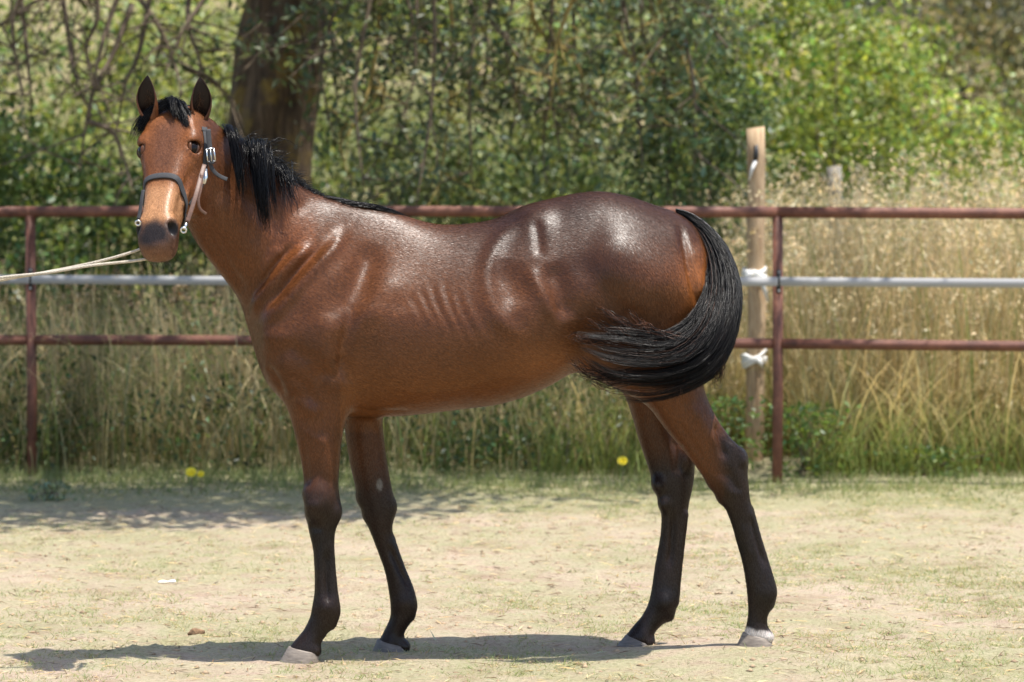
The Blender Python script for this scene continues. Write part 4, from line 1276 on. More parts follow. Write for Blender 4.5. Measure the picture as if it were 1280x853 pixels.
for c in NOSTR:
    dd_ = np.linalg.norm(bv - c, axis=1)
    nose = np.maximum(nose, sstep(.042, .028, dd_) * .8)
coat = mixv(coat, np.where(fh_, sstep(.46, .50, hs_), 0) * .55, (.15, .095, .070))
coat = mixv(coat, nose * .96, (.017, .014, .014))
coat = mixv(coat, np.where(fh_, sstep(.515, .54, hs_) * sstep(-.060, -.085, hd_), 0) * .75, (.20, .105, .06))
for c in NOSTR:
    coat = mixv(coat, sstep(.027, .020, np.linalg.norm(bv - c, axis=1)), (.004, .003, .003))
for c, sg, en in EYES:
    d = np.linalg.norm(bv - c, axis=1)
    coat = mixv(coat, sstep(.0305, .0265, d) * .95, (.014, .009, .007))
    coat = mixv(coat, sstep(.044, .030, d) * .35, (.06, .024, .012))
is_ear = EAR_T > -.5
coat = mixv(coat, np.where(is_ear, .45 + .5 * sstep(.4, .9, EAR_T), 0), (.028, .012, .009))
coat = mixv(coat, np.where(is_ear & (EAR_IN > .5), .95, 0), (.010, .0055, .0045))
coat = np.clip(coat, 0, 1)

m_coat, nt, b = new_mat('bay_coat')
a = N(nt, 'ShaderNodeAttribute', attribute_name='Col')
vec = obj_coord(nt, (1.0, 1.0, .45), (0, R(40), 0))
fine = noise(nt, 210.0, 3, .65, vec)
mid = noise(nt, 90.0, 4, .65, vec)
blot = noise(nt, 9.0, 4, .6, obj_coord(nt))
c1 = mixc(nt, 1.0, a.outputs['Color'], ramp(nt, fine, [(.25, (.70, .68, .66)), (.75, (1.3, 1.3, 1.3))]), 'MULTIPLY')
c1 = mixc(nt, 1.0, c1, ramp(nt, mid, [(.3, (.86, .85, .84)), (.7, (1.14, 1.14, 1.14))]), 'MULTIPLY')
c2 = mixc(nt, 1.0, c1, ramp(nt, blot, [(.3, (.84, .82, .80)), (.7, (1.14, 1.14, 1.14))]), 'MULTIPLY')
nt.links.new(c2, b.inputs['Base Color'])
rr = N(nt, 'ShaderNodeMapRange')
nt.links.new(blot, rr.inputs[0])
rr.inputs[1].default_value = .3; rr.inputs[2].default_value = .7
rr.inputs[3].default_value = .44; rr.inputs[4].default_value = .56
nt.links.new(rr.outputs[0], b.inputs['Roughness'])
b.inputs['Specular IOR Level'].default_value = .14
b.inputs['Coat Weight'].default_value = .18
b.inputs['Coat Roughness'].default_value = .27
b.inputs['Coat IOR'].default_value = 1.45
ad = N(nt, 'ShaderNodeMath', operation='MULTIPLY_ADD')
nt.links.new(mid, ad.inputs[0]); ad.inputs[1].default_value = .5
nt.links.new(fine, ad.inputs[2])
bn_ = bump(nt, b, ad.outputs[0], .42, .0020)
nt.links.new(bn_.outputs['Normal'], b.inputs['Coat Normal'])

horse = empty('horse', (0.1, -.02, 0), 'glossy bay horse with black mane, tail and lower legs standing side-on with its head turned', 'horse')
body_o = mesh_obj('body', bv, bq, m_coat, horse, col=coat, smooth=True)

# ---- the short hair of the coat: one small triangle a hair, lying with the growth
hr = np.random.default_rng(5)
NH = 430000
fa = np.linalg.norm(np.cross(bv[bq[:, 2]] - bv[bq[:, 0]], bv[bq[:, 3]] - bv[bq[:, 1]]), axis=1)
fi = np.searchsorted(np.cumsum(fa) / fa.sum(), hr.random(NH)); fi = np.minimum(fi, len(bq) - 1)
uu, ww = hr.random(NH)[:, None], hr.random(NH)[:, None]
def bil(a_):
    q4 = a_[bq[fi]]
    return (q4[:, 0] * (1 - uu) + q4[:, 1] * uu) * (1 - ww) + (q4[:, 3] * (1 - uu) + q4[:, 2] * uu) * ww
hp_ = bil(bv); hn_ = unit(bil(nv)); hc_ = bil(coat)
ih = in_head[bq[fi, 0]]
ear_ = EAR_T[bq[fi, 0]] > -.5
hx_, hz_ = qpx(hp_)
flow = np.zeros((NH, 3))
flow[:] = (1.0, 0, -.45)
neckw = sstep(400, 320, hx_)[:, None] * (hp_[:, 2] > 1.0)[:, None]
flow = flow * (1 - neckw) + np.array((.35, .1, -1.0)) * neckw
hauw = (sstep(700, 790, hx_) * (hp_[:, 2] > .8))[:, None]
flow = flow * (1 - hauw) + np.array((.35, 0, -1.0)) * hauw
legw = sstep(.95, .80, hp_[:, 2])[:, None] * (1 - np.exp(-(((hx_ - 590) / 110) ** 4)))[:, None]
flow = flow * (1 - legw) + np.array((.1, 0, -1.0)) * legw
flow[ih] = HA
ca = (vnoise(hx_ / 28, hz_ / 28, 91) - .5) * 1.1
flow = flow + np.cross(hn_, flow) * ca[:, None] * .5 + hr.normal(0, .12, (NH, 3))
flow = unit(flow - hn_ * (flow * hn_).sum(1, keepdims=True))
sid = np.cross(flow, hn_)
ln_ = np.where(ih, .006, np.where(hp_[:, 2] < .75, .0075, .0105)) * hr.uniform(.7, 1.3, NH)
wd_ = hr.uniform(.0007, .0014, NH)
roll = hr.normal(0, .13, NH)[:, None]
s2 = sid * np.cos(roll) + hn_ * np.sin(roll)
lift = hr.uniform(.0006, .0015, NH)[:, None]
root = hp_ + hn_ * .0003
ok_ = ~ear_
for c, sg, en in EYES:
    ok_ &= np.linalg.norm(hp_ - c, axis=1) > .031
for c in NOSTR:
    ok_ &= np.linalg.norm(hp_ - c, axis=1) > .028
tri_v = np.stack([root - s2 * wd_[:, None], root + s2 * wd_[:, None], root + flow * ln_[:, None] + hn_ * lift], 1)[ok_]
hcol = (hc_ * hr.uniform(.6, 1.45, (NH, 1)))[ok_]
m_fur, nt, b = new_mat('coat_hair')
a = N(nt, 'ShaderNodeAttribute', attribute_name='Col')
nt.links.new(a.outputs['Color'], b.inputs['Base Color'])
b.inputs['Roughness'].default_value = .38
b.inputs['Specular IOR Level'].default_value = .32
fur = mesh_obj('coat_hair', tri_v.reshape(-1, 3), np.arange(len(tri_v) * 3).reshape(-1, 3), m_fur, horse, col=np.repeat(hcol, 3, 0), check=False)
fur.data.polygons.foreach_set('use_smooth', np.ones(len(tri_v), bool))
jn = unit(hn_[ok_] + hr.normal(0, .045, (int(ok_.sum()), 3)))
fur.data.normals_split_custom_set_from_vertices(np.repeat(jn, 3, 0))
fur['kind'] = 'stuff'

# ---- hooves
m_hoof, nt, b = new_mat('hoof_horn')
hf = noise(nt, 30, 4, .6, obj_coord(nt, (1, 1, 5)))
nt.links.new(ramp(nt, hf, [(.3, (.13, .105, .085)), (.7, (.27, .225, .18))]), b.inputs['Base Color'])
b.inputs['Roughness'].default_value = .6
bump(nt, b, hf, .4, .003)
m_hoofd, nt, b = new_mat('hoof_horn_dark')
hf = noise(nt, 30, 4, .6, obj_coord(nt, (1, 1, 5)))
nt.links.new(ramp(nt, hf, [(.3, (.065, .055, .05)), (.7, (.15, .13, .115))]), b.inputs['Base Color'])
b.inputs['Roughness'].default_value = .55
bump(nt, b, hf, .4, .003)
def hoof(cf, cb, tf, tb, Y, hw0, hw1, mat):
    """coronet front/back, ground front/back"""
    a0, a1 = P(*cf, Y), P(*cb, Y)
    b0, b1 = P(*tf, Y), P(*tb, Y)
    g = ground_h((b0[0] + b1[0]) / 2, Y) - .004
    b0[2] = g; b1[2] = g
    rows = []
    for t_, grow in ((-.03, .93), (0, 1.0), (.06, 1.02), (.5, 1.0), (.93, 1.0), (1.0, .985)):
        f_, k_ = a0 + (b0 - a0) * t_, a1 + (b1 - a1) * t_
        c = (f_ + k_) / 2; v = (f_ - k_) / 2
        w = hw0 + (hw1 - hw0) * t_
        an = np.linspace(0, 2 * math.pi, 28, endpoint=False)
        ring = c + grow * (np.cos(an)[:, None] * v + np.sin(an)[:, None] * np.array((0, w, 0)) * (1 - .12 * np.cos(an)[:, None]))
        rows.append(ring)
    qd, tr = grid_faces(len(rows), 28)
    v = np.vstack(rows + [rows[0].mean(0)[None], rows[-1].mean(0)[None]])
    return mesh_obj('hoof', v, [qd, tr], mat, horse, smooth=True)
hoof((361, 808), (398, 816), (348.5, 832), (399, 829), -.25, .045, .060, m_hoof)
hoof((472, 799), (506, 808), (465, 818), (511, 818), .04, .042, .056, m_hoofd)
hoof((929, 790), (963, 799), (920, 816), (967, 812), -.03, .042, .056, m_hoof)
hoof((783, 793), (812, 806), (769.5, 817), (812, 818), .15, .042, .055, m_hoofd)

# ---- eyes
m_eye, nt, b = new_mat('eye')
b.inputs['Base Color'].default_value = (.005, .003, .0025, 1)
b.inputs['Roughness'].default_value = .12
b.inputs['Specular IOR Level'].default_value = .22
for c, sg, en in EYES:
    v, q_, t_ = ball(c, (EYE_R, EYE_R, EYE_R), None, 24, 32)
    mesh_obj('eye', v, [q_, t_], m_eye, horse, smooth=True)

# ================================================================== mane, forelock, tail: strands of hair
m_hair, nt, b = new_mat('black_hair')
a = N(nt, 'ShaderNodeAttribute', attribute_name='Col')
nt.links.new(a.outputs['Color'], b.inputs['Base Color'])
b.inputs['Roughness'].default_value = .30
b.inputs['Specular IOR Level'].default_value = .17
HBLACK = np.array((.0042, .0038, .004))
HBROWN = np.array((.10, .042, .024))
rng = np.random.default_rng(11)

def strands(name, paths, rad, cols, parent, sides=3):
    """paths (n,k,3), rad (n,) root radius, cols (n,3)"""
    n, k, _ = paths.shape
    t = unit(np.gradient(paths, axis=1))
    ref = unit(rng.normal(size=(n, 1, 3)))
    a_ = unit(np.cross(t, ref)); b_ = np.cross(t, a_)
    prof = np.interp(np.linspace(0, 1, k), [0, .1, .7, 1], [.8, 1, .85, .15])
    ang = np.linspace(0, 2 * math.pi, sides, endpoint=False)
    v = paths[:, :, None, :] + (rad[:, None] * prof[None])[:, :, None, None] * (np.cos(ang)[None, None, :, None] * a_[:, :, None, :] + np.sin(ang)[None, None, :, None] * b_[:, :, None, :])
    base = (np.arange(n) * k * sides)[:, None, None]
    i = np.arange(k - 1)[None, :, None]; j = np.arange(sides)[None, None, :]
    j2 = (j + 1) % sides
    q_ = np.stack([base + i * sides + j, base + i * sides + j2, base + (i + 1) * sides + j2, base + (i + 1) * sides + j], -1).reshape(-1, 4)
    c = np.repeat(cols, k * sides, axis=0)
    return mesh_obj(name, v.reshape(-1, 3), q_, m_hair, parent, col=c, smooth=True)

def lock(guide, n, spread, k=12, lmin=.7, wob=.006, tipbrown=0.0, rad=.0011, yflat=.6, rootw=None):
    """guide: 3D control points; spread: widths along it; rootw: extra spread of the roots along a vector"""
    g = spline(guide, 40); sp = spline(np.asarray(spread, float), 40)[:, 0]
    out = np.empty((n, k, 3))
    ph = rng.uniform(0, 6.28, (n, 3)); fr = rng.uniform(1.0, 3.0, (n, 3))
    off = rng.normal(size=(n, 3)) * (.5, .5 * yflat, .5)
    rw = rng.uniform(-1, 1, n)
    # locks clump: strands gather round a few centres
    cen = rng.normal(size=(max(3, n // 22), 3)) * (.5, .5 * yflat, .5)
    pick = rng.integers(0, len(cen), n)
    ln = rng.uniform(lmin, 1.0, n)
    tt = np.linspace(0, 1, k)
    for i in range(n):
        u = tt * ln[i]
        idx = u * 39
        c = np.stack([np.interp(idx, np.arange(40), g[:, q]) for q in range(3)], -1)
        s_ = np.interp(idx, np.arange(40), sp)
        cl = np.clip(tt * 1.3 - .1, 0, .75)[:, None]
        o = off[i] * (1 - cl) + (cen[pick[i]] + off[i] * .25) * cl
        w = np.sin(ph[i] + fr[i] * tt[:, None] * 6) * wob * tt[:, None]
        p_ = c + o * s_[:, None] + w
        if rootw is not None:
            p_ = p_ + np.asarray(rootw) * rw[i] * (1 - tt[:, None] * .7)
        out[i] = p_
    cols = np.tile(HBLACK, (n, 1)) * rng.uniform(.6, 1.7, (n, 1))
    br = rng.random(n) < tipbrown
    cols[br] = HBROWN * rng.uniform(.5, 1.2, (br.sum(), 1))
    return out, rng.uniform(.7, 1.3, n) * rad, cols

def resample(paths, k):
    return paths
# ---- tail
inner = [(848, 273), (854, 281), (871, 294), (881, 330), (878, 368), (860, 400), (828, 419), (795, 417), (757, 414), (720, 414)]
outer = [(845, 261.5), (862, 266), (883, 279), (908, 307), (924, 347), (927, 385), (917, 430), (893, 468), (848, 490), (800, 496), (756, 484), (722, 452)]
ydep = [.06, .058, .045, .0, -.07, -.14, -.205, -.245, -.265, -.275, -.28, -.275]
NT = 4600; K = 17
gi = spline(inner, 60); go = spline(outer, 60); gy = spline(np.array(ydep), 60)[:, 0]
paths = np.empty((NT, K, 3)); rads = np.empty(NT); cols = np.empty((NT, 3))
NCL = 34
clump = (np.arange(NCL) + rng.random(NCL)) / NCL
cph = rng.uniform(0, 6.28, (NCL, 3)); cam_ = rng.uniform(.3, 1.2, NCL); cln = rng.uniform(.74, 1.03, NCL)
for i in range(NT):
    q0 = rng.random()
    ci = min(NCL - 1, max(0, int(q0 * NCL + rng.normal(0, 2.5))))
    cq = clump[ci] + rng.normal(0, .012)
    ln = cln[ci] * (1 - .38 * rng.random() ** 1.5)
    tt = np.linspace(0, ln, K)
    q_ = q0 + (cq - q0) * np.clip(tt * 1.15, 0, .96) ** .8
    fan = 1 + .10 * np.clip(tt - .6, 0, 1) / .4
    q_ = .5 + (q_ - .5) * fan
    idx = np.minimum(tt, 1) * 59
    pin = np.stack([np.interp(idx, np.arange(60), gi[:, c]) for c in (0, 1)], -1)
    pou = np.stack([np.interp(idx, np.arange(60), go[:, c]) for c in (0, 1)], -1)
    px = pin + (pou - pin) * q_[:, None]
    px = px - np.outer(np.clip(tt - 1, 0, 1) * 900, (1, -.1))
    ph = rng.uniform(0, 6.28, 2); fq = rng.uniform(3, 8, 2)
    px = px + np.stack([np.sin(ph[0] + fq[0] * tt), np.sin(ph[1] + fq[1] * tt)], -1) * (.8 + 4 * tt[:, None] ** 2) * rng.uniform(.1, 1.0)
    px[:, 1] += (np.sin(cph[ci, 0] + 5 * tt) - np.sin(cph[ci, 0])) * cam_[ci] * 9 * np.clip(tt - .3, 0, 1) ** 1.2
    yy = np.interp(idx, np.arange(60), gy) + rng.normal() * (.008 + .016 * np.clip(tt * 1.5, 0, 1)) + .02 * np.sin(cph[ci, 1] + 4 * tt) * np.clip(tt * 1.5, 0, 1)
    yy = yy - .03 * np.sin(math.pi * np.clip(q_, 0, 1)) * np.clip(tt * 2, 0, 1)
    u = (px[:, 0] - 640) / FPX; v = -(px[:, 1] - 426.5) / FPX
    d = np.stack([u, math.cos(PITCH) + v * math.sin(PITCH), -math.sin(PITCH) + v * math.cos(PITCH)], -1)
    paths[i] = CAM + d * ((yy - CAM[1]) / d[:, 1])[:, None]
    rads[i] = rng.uniform(.0005, .0011)
    cols[i] = HBLACK * rng.uniform(.6, 2.0)
    if rng.random() < .06 and tt[-1] > .8:
        cols[i] = HBROWN * rng.uniform(.5, 1.3)
strands('tail', paths, rads, cols, horse)
# flying ends of the tail
fly = []
for g, n, sp in (([(840, 425), (800, 415), (765, 395), (742, 378)], 50, (7, 8, 8, 7)), ([(850, 425), (820, 415), (796, 400), (782, 385)], 40, (8, 8, 8, 8)), ([(830, 430), (790, 420), (755, 408), (722, 398)], 50, (8, 9, 9, 10)),
                 ([(800, 470), (760, 476), (728, 462), (714, 446)], 60, (20, 16, 12, 12)), ([(895, 430), (900, 455), (896, 475), (890, 488)], 40, (10, 12, 10, 8)),
                 ([(850, 440), (855, 470), (846, 492), (842, 508)], 14, (8, 6, 4, 4)), ([(780, 430), (748, 424), (724, 420), (708, 424)], 40, (10, 9, 9, 8))):
    gd = [P(x, y, -.30 if x < 880 else -.24) for x, y in g]
    fly.append(lock(gd, n, np.array(sp) / 370., k=K, lmin=.5, wob=.012, tipbrown=.45, rad=.0009, yflat=.5))
strands('tail_wisps', np.vstack([f[0] for f in fly]), np.concatenate([f[1] for f in fly]), np.vstack([f[2] for f in fly]), horse)

# ---- mane
mn = []
K2 = 14
def L(g, n, sp, **kw):
    kw.setdefault('k', K2)
    mn.append(lock([P(*c) for c in g], n, np.array(sp) / 370., **kw))
L([(283, 159, -.25), (289, 168, -.315), (295, 200, -.35), (299, 228, -.36), (302, 252, -.355)], 130, (5, 6, 6, 5, 4), wob=.003, lmin=.55)
L([(300, 172, -.22), (305, 184, -.285), (307, 215, -.335), (308, 250, -.35)], 16, (5, 5, 5, 5), wob=.004, lmin=.5)
L([(318, 184, -.20), (321, 186, -.27), (324, 214, -.315), (328, 250, -.335), (334, 294, -.335)], 420, (9, 12, 11, 10, 7), wob=.003, lmin=.55)
L([(331, 190, -.18), (337, 195, -.25), (340, 222, -.29), (343, 250, -.31), (346, 275, -.315)], 90, (6, 6, 6, 6, 5), wob=.004, lmin=.45)
L([(352, 212, -.16), (358, 222, -.235), (366, 245, -.265), (373, 268, -.28)], 26, (14, 12, 10, 8), wob=.004, lmin=.6)
L([(345, 205, -.15), (352, 215, -.23), (356, 240, -.265), (360, 262, -.285)], 26, (12, 10, 10, 8), wob=.004, lmin=.6)
# hair lying over the crest, rough and partly upright
cr = [(300, 174), (318, 184), (335, 196), (352, 210), (370, 225), (388, 238), (405, 249), (425, 256)]
crY = [-.21, -.19, -.17, -.155, -.14, -.125, -.11, -.10]
crx = spline(np.array(cr, float), 80); cry = spline(np.array(crY), 80)[:, 0]
def crest_hair(n, mode):
    out = np.empty((n, 10, 3))
    for i in range(n):
        u = rng.random() ** 1.2 * (.55 if mode == 2 else 1.0)
        k_ = u * 79
        x = np.interp(k_, np.arange(80), crx[:, 0]); y = np.interp(k_, np.arange(80), crx[:, 1]); Yk = np.interp(k_, np.arange(80), cry)
        big = 1 - .72 * u
        ln = rng.uniform(14, 42) * big
        ti = np.linspace(0, 1, 10)
        if mode == 0:      # upright and blown back
            a0 = rng.normal(.75, .35)
            dx = np.cos(a0) * ln * ti + ln * .25 * ti ** 2; dy = -np.sin(a0) * ln * ti + ln * rng.uniform(.2, .9) * ti ** 2
            dY = rng.normal(0, .03) * ti + .03 * ti ** 2
        elif mode == 1:    # over to the far side
            dx = ln * .55 * ti; dy = -rng.uniform(4, 10) * np.sin(ti * 2.4) + ln * .5 * ti ** 2; dY = .10 * ti
        else:              # down the near side
            ln = ln * (1 - .6 * u)
            dx = ln * rng.uniform(.1, .7) * ti; dy = -rng.uniform(3, 7) * np.sin(ti * 3.0) + ln * .85 * ti ** 1.6; dY = -.055 * np.sin(ti * 1.6) - .03 * ti
        px = x + rng.normal(0, 1.5) + dx; py = y + 5 + rng.normal(0, 1.5) + dy
        out[i] = [P(a_, b_, c_) for a_, b_, c_ in zip(px, py, Yk + dY)]
    cols = np.tile(HBLACK, (n, 1)) * rng.uniform(.6, 1.8, (n, 1))
    return out, rng.uniform(.5, 1.0, n) * .001, cols
mn += [crest_hair(420, 0), crest_hair(600, 1), crest_hair(420, 2)]
L([(334, 192, -.17), (338, 176, -.17), (352, 172, -.15), (372, 178, -.13), (392, 188, -.12)], 9, (8, 6, 4, 3), lmin=.5, wob=.01, rad=.0008)
# black line of hair over the withers
L([(405, 250, -.11), (440, 255, -.10), (478, 261, -.085), (512, 273, -.07)], 160, (4, 4.5, 3.5, 2.5), lmin=.4, wob=.002, yflat=2.0)
L([(425, 254, -.10), (455, 256, -.095), (488, 263, -.08), (515, 274, -.07)], 120, (4, 4, 3, 2.0), lmin=.4, wob=.002, yflat=2.0)
strands('mane', np.vstack([np.stack([np.stack([np.interp(np.linspace(0, 1, K2), np.linspace(0, 1, p_.shape[0]), p_[:, c]) for c in range(3)], -1) for p_ in f[0]]) for f in mn]),
        np.concatenate([f[1] for f in mn]), np.vstack([f[2] for f in mn]), horse)
# ---- forelock
fl = []
def F(g, n, sp, **kw):
    fl.append(lock([HP(*c) for c in g], n, np.array(sp), k=12, **kw))
F([(-.02, .005, -.012), (-.006, -.008, .012), (.014, -.038, .017), (.050, -.078, .008), (.100, -.108, -.014)], 560, (.016, .017, .015, .015, .016), wob=.0015, lmin=.72)
F([(-.02, .0, -.012), (-.008, -.020, .008), (.010, -.055, .008), (.055, -.098, -.008), (.125, -.122, -.034)], 120, (.010, .010, .012, .018, .026), wob=.004, lmin=.6)
F([(-.02, .008, -.012), (-.004, .018, .012), (.025, .034, .018), (.065, .052, .014), (.115, .070, .002)], 330, (.012, .012, .012, .013, .014), wob=.0015, lmin=.68)
F([(-.02, .02, -.015), (-.004, .040, .006), (.030, .062, .004), (.085, .082, -.008)], 150, (.010, .010, .011, .012), wob=.002, lmin=.62)
F([(-.02, .0, -.01), (-.002, .006, .014), (.028, .018, .020), (.075, .032, .016)], 300, (.018, .020, .018, .016), wob=.002, lmin=.55)
strands('forelock', np.vstack([f[0] for f in fl]), np.concatenate([f[1] for f in fl]), np.vstack([f[2] for f in fl]), horse)
# whiskers on the chin
wp = []
for i in range(22):
    s_, u_ = rng.uniform(.49, .54), rng.uniform(-.03, .05)
    a_ = HP(s_, u_, -.125); d_ = unit(HA * .5 - HD * .6 + HL * rng.uniform(-.2, 1.0) + (0, 0, rng.uniform(-.3, .5)))
    ts = np.linspace(0, 1, 6)[:, None]
    wp.append(a_ + d_ * ts * rng.uniform(.03, .06) + np.array((0, 0, -.01)) * ts ** 2)
strands('whiskers', np.array(wp), np.full(len(wp), .00055), np.tile(HBLACK * 3, (len(wp), 1)), horse)

# pale hair inside the ears
eh = []
for b_, ax, L_, sg in EARS:
    fr = unit(np.array((sg * .30, -1, .0))); fr = unit(fr - ax * np.dot(fr, ax)); sd = np.cross(ax, fr)
    eh = []
    for i in range(70):
        t_ = rng.uniform(.05, .6); u_ = rng.uniform(-1, 1)
        a_ = b_ + ax * L_ * t_ + sd * u_ * .024 - fr * .004
        d_ = unit(-sd * u_ * .8 + ax * .7 + fr * rng.uniform(.1, .5)) * rng.uniform(.010, .024)
        ts = np.linspace(0, 1, 5)[:, None]
        eh.append(a_ + d_ * ts)
    strands('ear_hair', np.array(eh), np.full(len(eh), .0006), np.array((.10, .055, .035)) * rng.uniform(.3, 1.3, (len(eh), 1)), horse)

# ================================================================== halter and lead rope
m_strap = plain_mat('grey_webbing', (.030, .030, .032), .8, 0, 300, .3, .4, .001)
m_lstrap = plain_mat('brown_leather', (.12, .060, .038), .55, 0, 120, .3, .3, .001)
m_steel = plain_mat('halter_steel', (.62, .62, .60), .3, 1.0, 60, .15, .1, .0005)
m_rope = plain_mat('rope_fibre', (.50, .44, .35), .9, 0, 260, .35, .6, .002)
halter = empty('halter', HP(.0, 0, -.05), 'dark grey webbing halter with steel rings and brown leather strap on the horse head', 'halter')

def head_row(s):
    arr = np.array(HS)
    return np.array([s] + [np.interp(s, arr[:, 0], arr[:, c]) for c in range(1, 6)])
from mathutils.bvhtree import BVHTree
_bvh = BVHTree.FromPolygons([Vector(p_) for p_ in bv], bq.tolist())
def on_head(s, t, off=.004):
    """surface point and outward normal of the head at length s, ring position t (0 face line, .25 left cheek, .5 jaw)"""
    row = head_row(s)
    r = head_ring(row, 200)[int(round((t % 1) * 200)) % 200]
    ctr = HP(s, 0, row[1] - row[2] * .45)
    p_ = HP(s, r[0], r[1])
    d = unit(p_ - ctr)
    hit = _bvh.ray_cast(Vector(ctr + d * .35), Vector(-d), .35)
    if hit[0] is not None and np.linalg.norm(np.array(hit[0]) - p_) < .04:
        p_ = np.array(hit[0])
    return p_ + d * off, d

def band(name, pts, nrm, width, thick, mat, parent, wd=None):
    """flat strap along pts (n,3) with outward normals"""
    n = max(24, len(pts) * 6)
    p_ = spline(pts, n); nr = unit(spline(nrm, n))
    t = unit(np.gradient(p_, axis=0))
    sd = unit(np.cross(t, nr))
    nr = unit(np.cross(sd, t))
    w = width / 2; h = thick / 2
    prof = [(-w, -h), (-w, h * .6), (-w * .8, h), (w * .8, h), (w, h * .6), (w, -h)]
    v = np.stack([p_ + sd * a_ + nr * b_ for a_, b_ in prof], 1).reshape(-1, 3)
    q_, tr = grid_faces(n, len(prof))
    return mesh_obj(name, np.vstack([v, p_[0], p_[-1]]), [q_, tr], mat, parent, smooth=False)

def ring_obj(name, c, ax1, ax2, r, wire, mat, parent, n=20):
    a_ = np.linspace(0, 2 * math.pi, n, endpoint=False)
    p_ = c + r * (np.cos(a_)[:, None] * ax1 + np.sin(a_)[:, None] * ax2)
    t = unit(-np.sin(a_)[:, None] * ax1 + np.cos(a_)[:, None] * ax2)
    o = unit(p_ - c); z = np.cross(t, o)
    k = 8
    b_ = np.linspace(0, 2 * math.pi, k, endpoint=False)
    v = p_[:, None] + wire * (np.cos(b_)[None, :, None] * o[:, None] + np.sin(b_)[None, :, None] * z[:, None])
    i = np.arange(n)[:, None]; j = np.arange(k)[None]
    q_ = np.stack([i * k + j, i * k + (j + 1) % k, (i + 1) % n * k + (j + 1) % k, (i + 1) % n * k + j], -1).reshape(-1, 4)
    return mesh_obj(name, v.reshape(-1, 3), q_, mat, parent, smooth=True)

def path_on_head(st, off=.004):
    a_ = [on_head(s, t, off) for s, t in st]
    return np.array([x for x, _ in a_]), np.array([y for _, y in a_])
# noseband over the nose, chin strap under the jaw
p_, n_ = path_on_head([(.385, -.30), (.355, -.24), (.318, -.16), (.297, -.08), (.290, 0), (.297, .08), (.318, .16), (.350, .23), (.378, .29)])
band('noseband', p_, n_, .021, .005, m_strap, halter)
p_, n_ = path_on_head([(.378, .29), (.372, .36), (.362, .43), (.358, .5), (.362, .57), (.375, .64), (.385, .70)], .006)
band('chin_strap', p_, n_, .022, .005, m_strap, halter)
def crown(top_, nn):
    pts, nr = [np.asarray(top_[0])], [nn[0]]
    for p_, n_ in zip(top_[1:], nn[1:]):
        h_ = _bvh.find_nearest(Vector(p_))
        q_ = np.array(h_[0]); m_ = np.array(h_[1])
        if m_ @ n_ < 0: m_ = -m_
        pts.append(q_ + m_ * .004); nr.append(unit(m_ * .7 + n_ * .3))
    band('crown_strap', np.array(pts), np.array(nr), .022, .004, m_strap, halter)
# what the pixel meets on the head (near cheek), a little off the skin
def surf(px, py, off=.005, last=[None]):
    d = unit(P(px, py, 0.0) - CAM)
    h_ = _bvh.ray_cast(Vector(CAM), Vector(d), 30)
    p_ = np.array(h_[0]) if h_[0] is not None else None
    if p_ is None or (last[0] is not None and abs(p_[1] - last[0]) > .06):
        p_ = P(px, py, last[0]); n_ = unit(np.array((.5, -.8, .2)))
    else:
        n_ = np.array(h_[1])
        if n_ @ d > 0: n_ = -n_
    last[0] = p_[1]
    return p_ + n_ * off, n_
surf(246, 215)
cs = [surf(x, y) for x, y in ((236, 257), (243, 247), (249, 234), (253, 220), (255.5, 206), (256.5, 192), (256.5, 178), (255, 166))]
band('cheek_strap', np.array([a_ for a_, _ in cs]), np.array([unit(b_ + (.2, -.8, .1)) for _, b_ in cs]), .017, .004, m_strap, halter)
top_ = [cs[-1][0], HP(.005, .092, -.050), HP(-.03, .075, -.035), HP(-.05, .04, -.05), HP(-.055, 0, -.05)]
nn = [unit(cs[-1][1] + (.2, -.8, .1)), unit(HL + HD * .2), unit(HL * .8 + HD * .5 - HA * .4), unit(HD * .7 - HA * .7 + HL * .3), unit(HD - HA)]
crown(top_, nn)
p_, n_ = path_on_head([(.372, -.29), (.31, -.30), (.24, -.305), (.17, -.30), (.11, -.29), (.06, -.27)], .006)
band('cheek_strap', p_, n_, .017, .004, m_strap, halter)
top_ = [p_[-1], HP(.01, -.098, -.055), HP(-.03, -.075, -.035), HP(-.05, -.04, -.05), HP(-.055, 0, -.05)]
nn = [n_[-1], unit(-HL), unit(-HL * .8 + HD * .5 - HA * .4), unit(HD * .7 - HA * .7 - HL * .3), unit(HD - HA)]
crown(top_, nn)
for c_, n_ in (surf(234.5, 259, .010), on_head(.378, -.29, .010)):
    ring_obj('cheek_ring', c_, unit(HA), unit(np.cross(n_, HA)), .017, .0032, m_steel, halter)
# buckle and the loose end of the crown strap
bc = P(263.5, 194, cs[5][0][1] - .012); bn = unit(np.array((.25, -1, .1)))
ua = unit(np.array((-.10, .0, 1.0)) - bn * np.dot(bn, (-.10, .0, 1.0))); ub = unit(np.cross(ua, bn))
mb = Mesh(); rt_ = np.stack([ub, ua, bn], 1)
for a_ in (-1, 1):
    mb.box(bc + ub * a_ * .0125, (.004, .046, .004), rt_)
    mb.box(bc + ua * a_ * .021, (.029, .004, .004), rt_)
mb.box(bc + bn * .002, (.003, .042, .003), rt_)
mb.build('buckle', m_steel, halter)
band('buckle_strap', np.array([bc + ua * .085 - bn * .004 + ub * .002, bc + ua * .04 - bn * .001, bc, bc - ua * .03]), np.tile(bn, (4, 1)), .016, .004, m_strap, halter)
Yb = bc[1]
pe = np.array([bc - ua * .02, P(263, 206, Yb), P(268, 215, Yb + .005), P(276, 221, Yb + .015), P(284, 224.5, Yb + .02)])
band('loose_end', pe, np.tile(unit(np.array((.2, -1, .35))), (5, 1)), .013, .003, m_strap, halter)
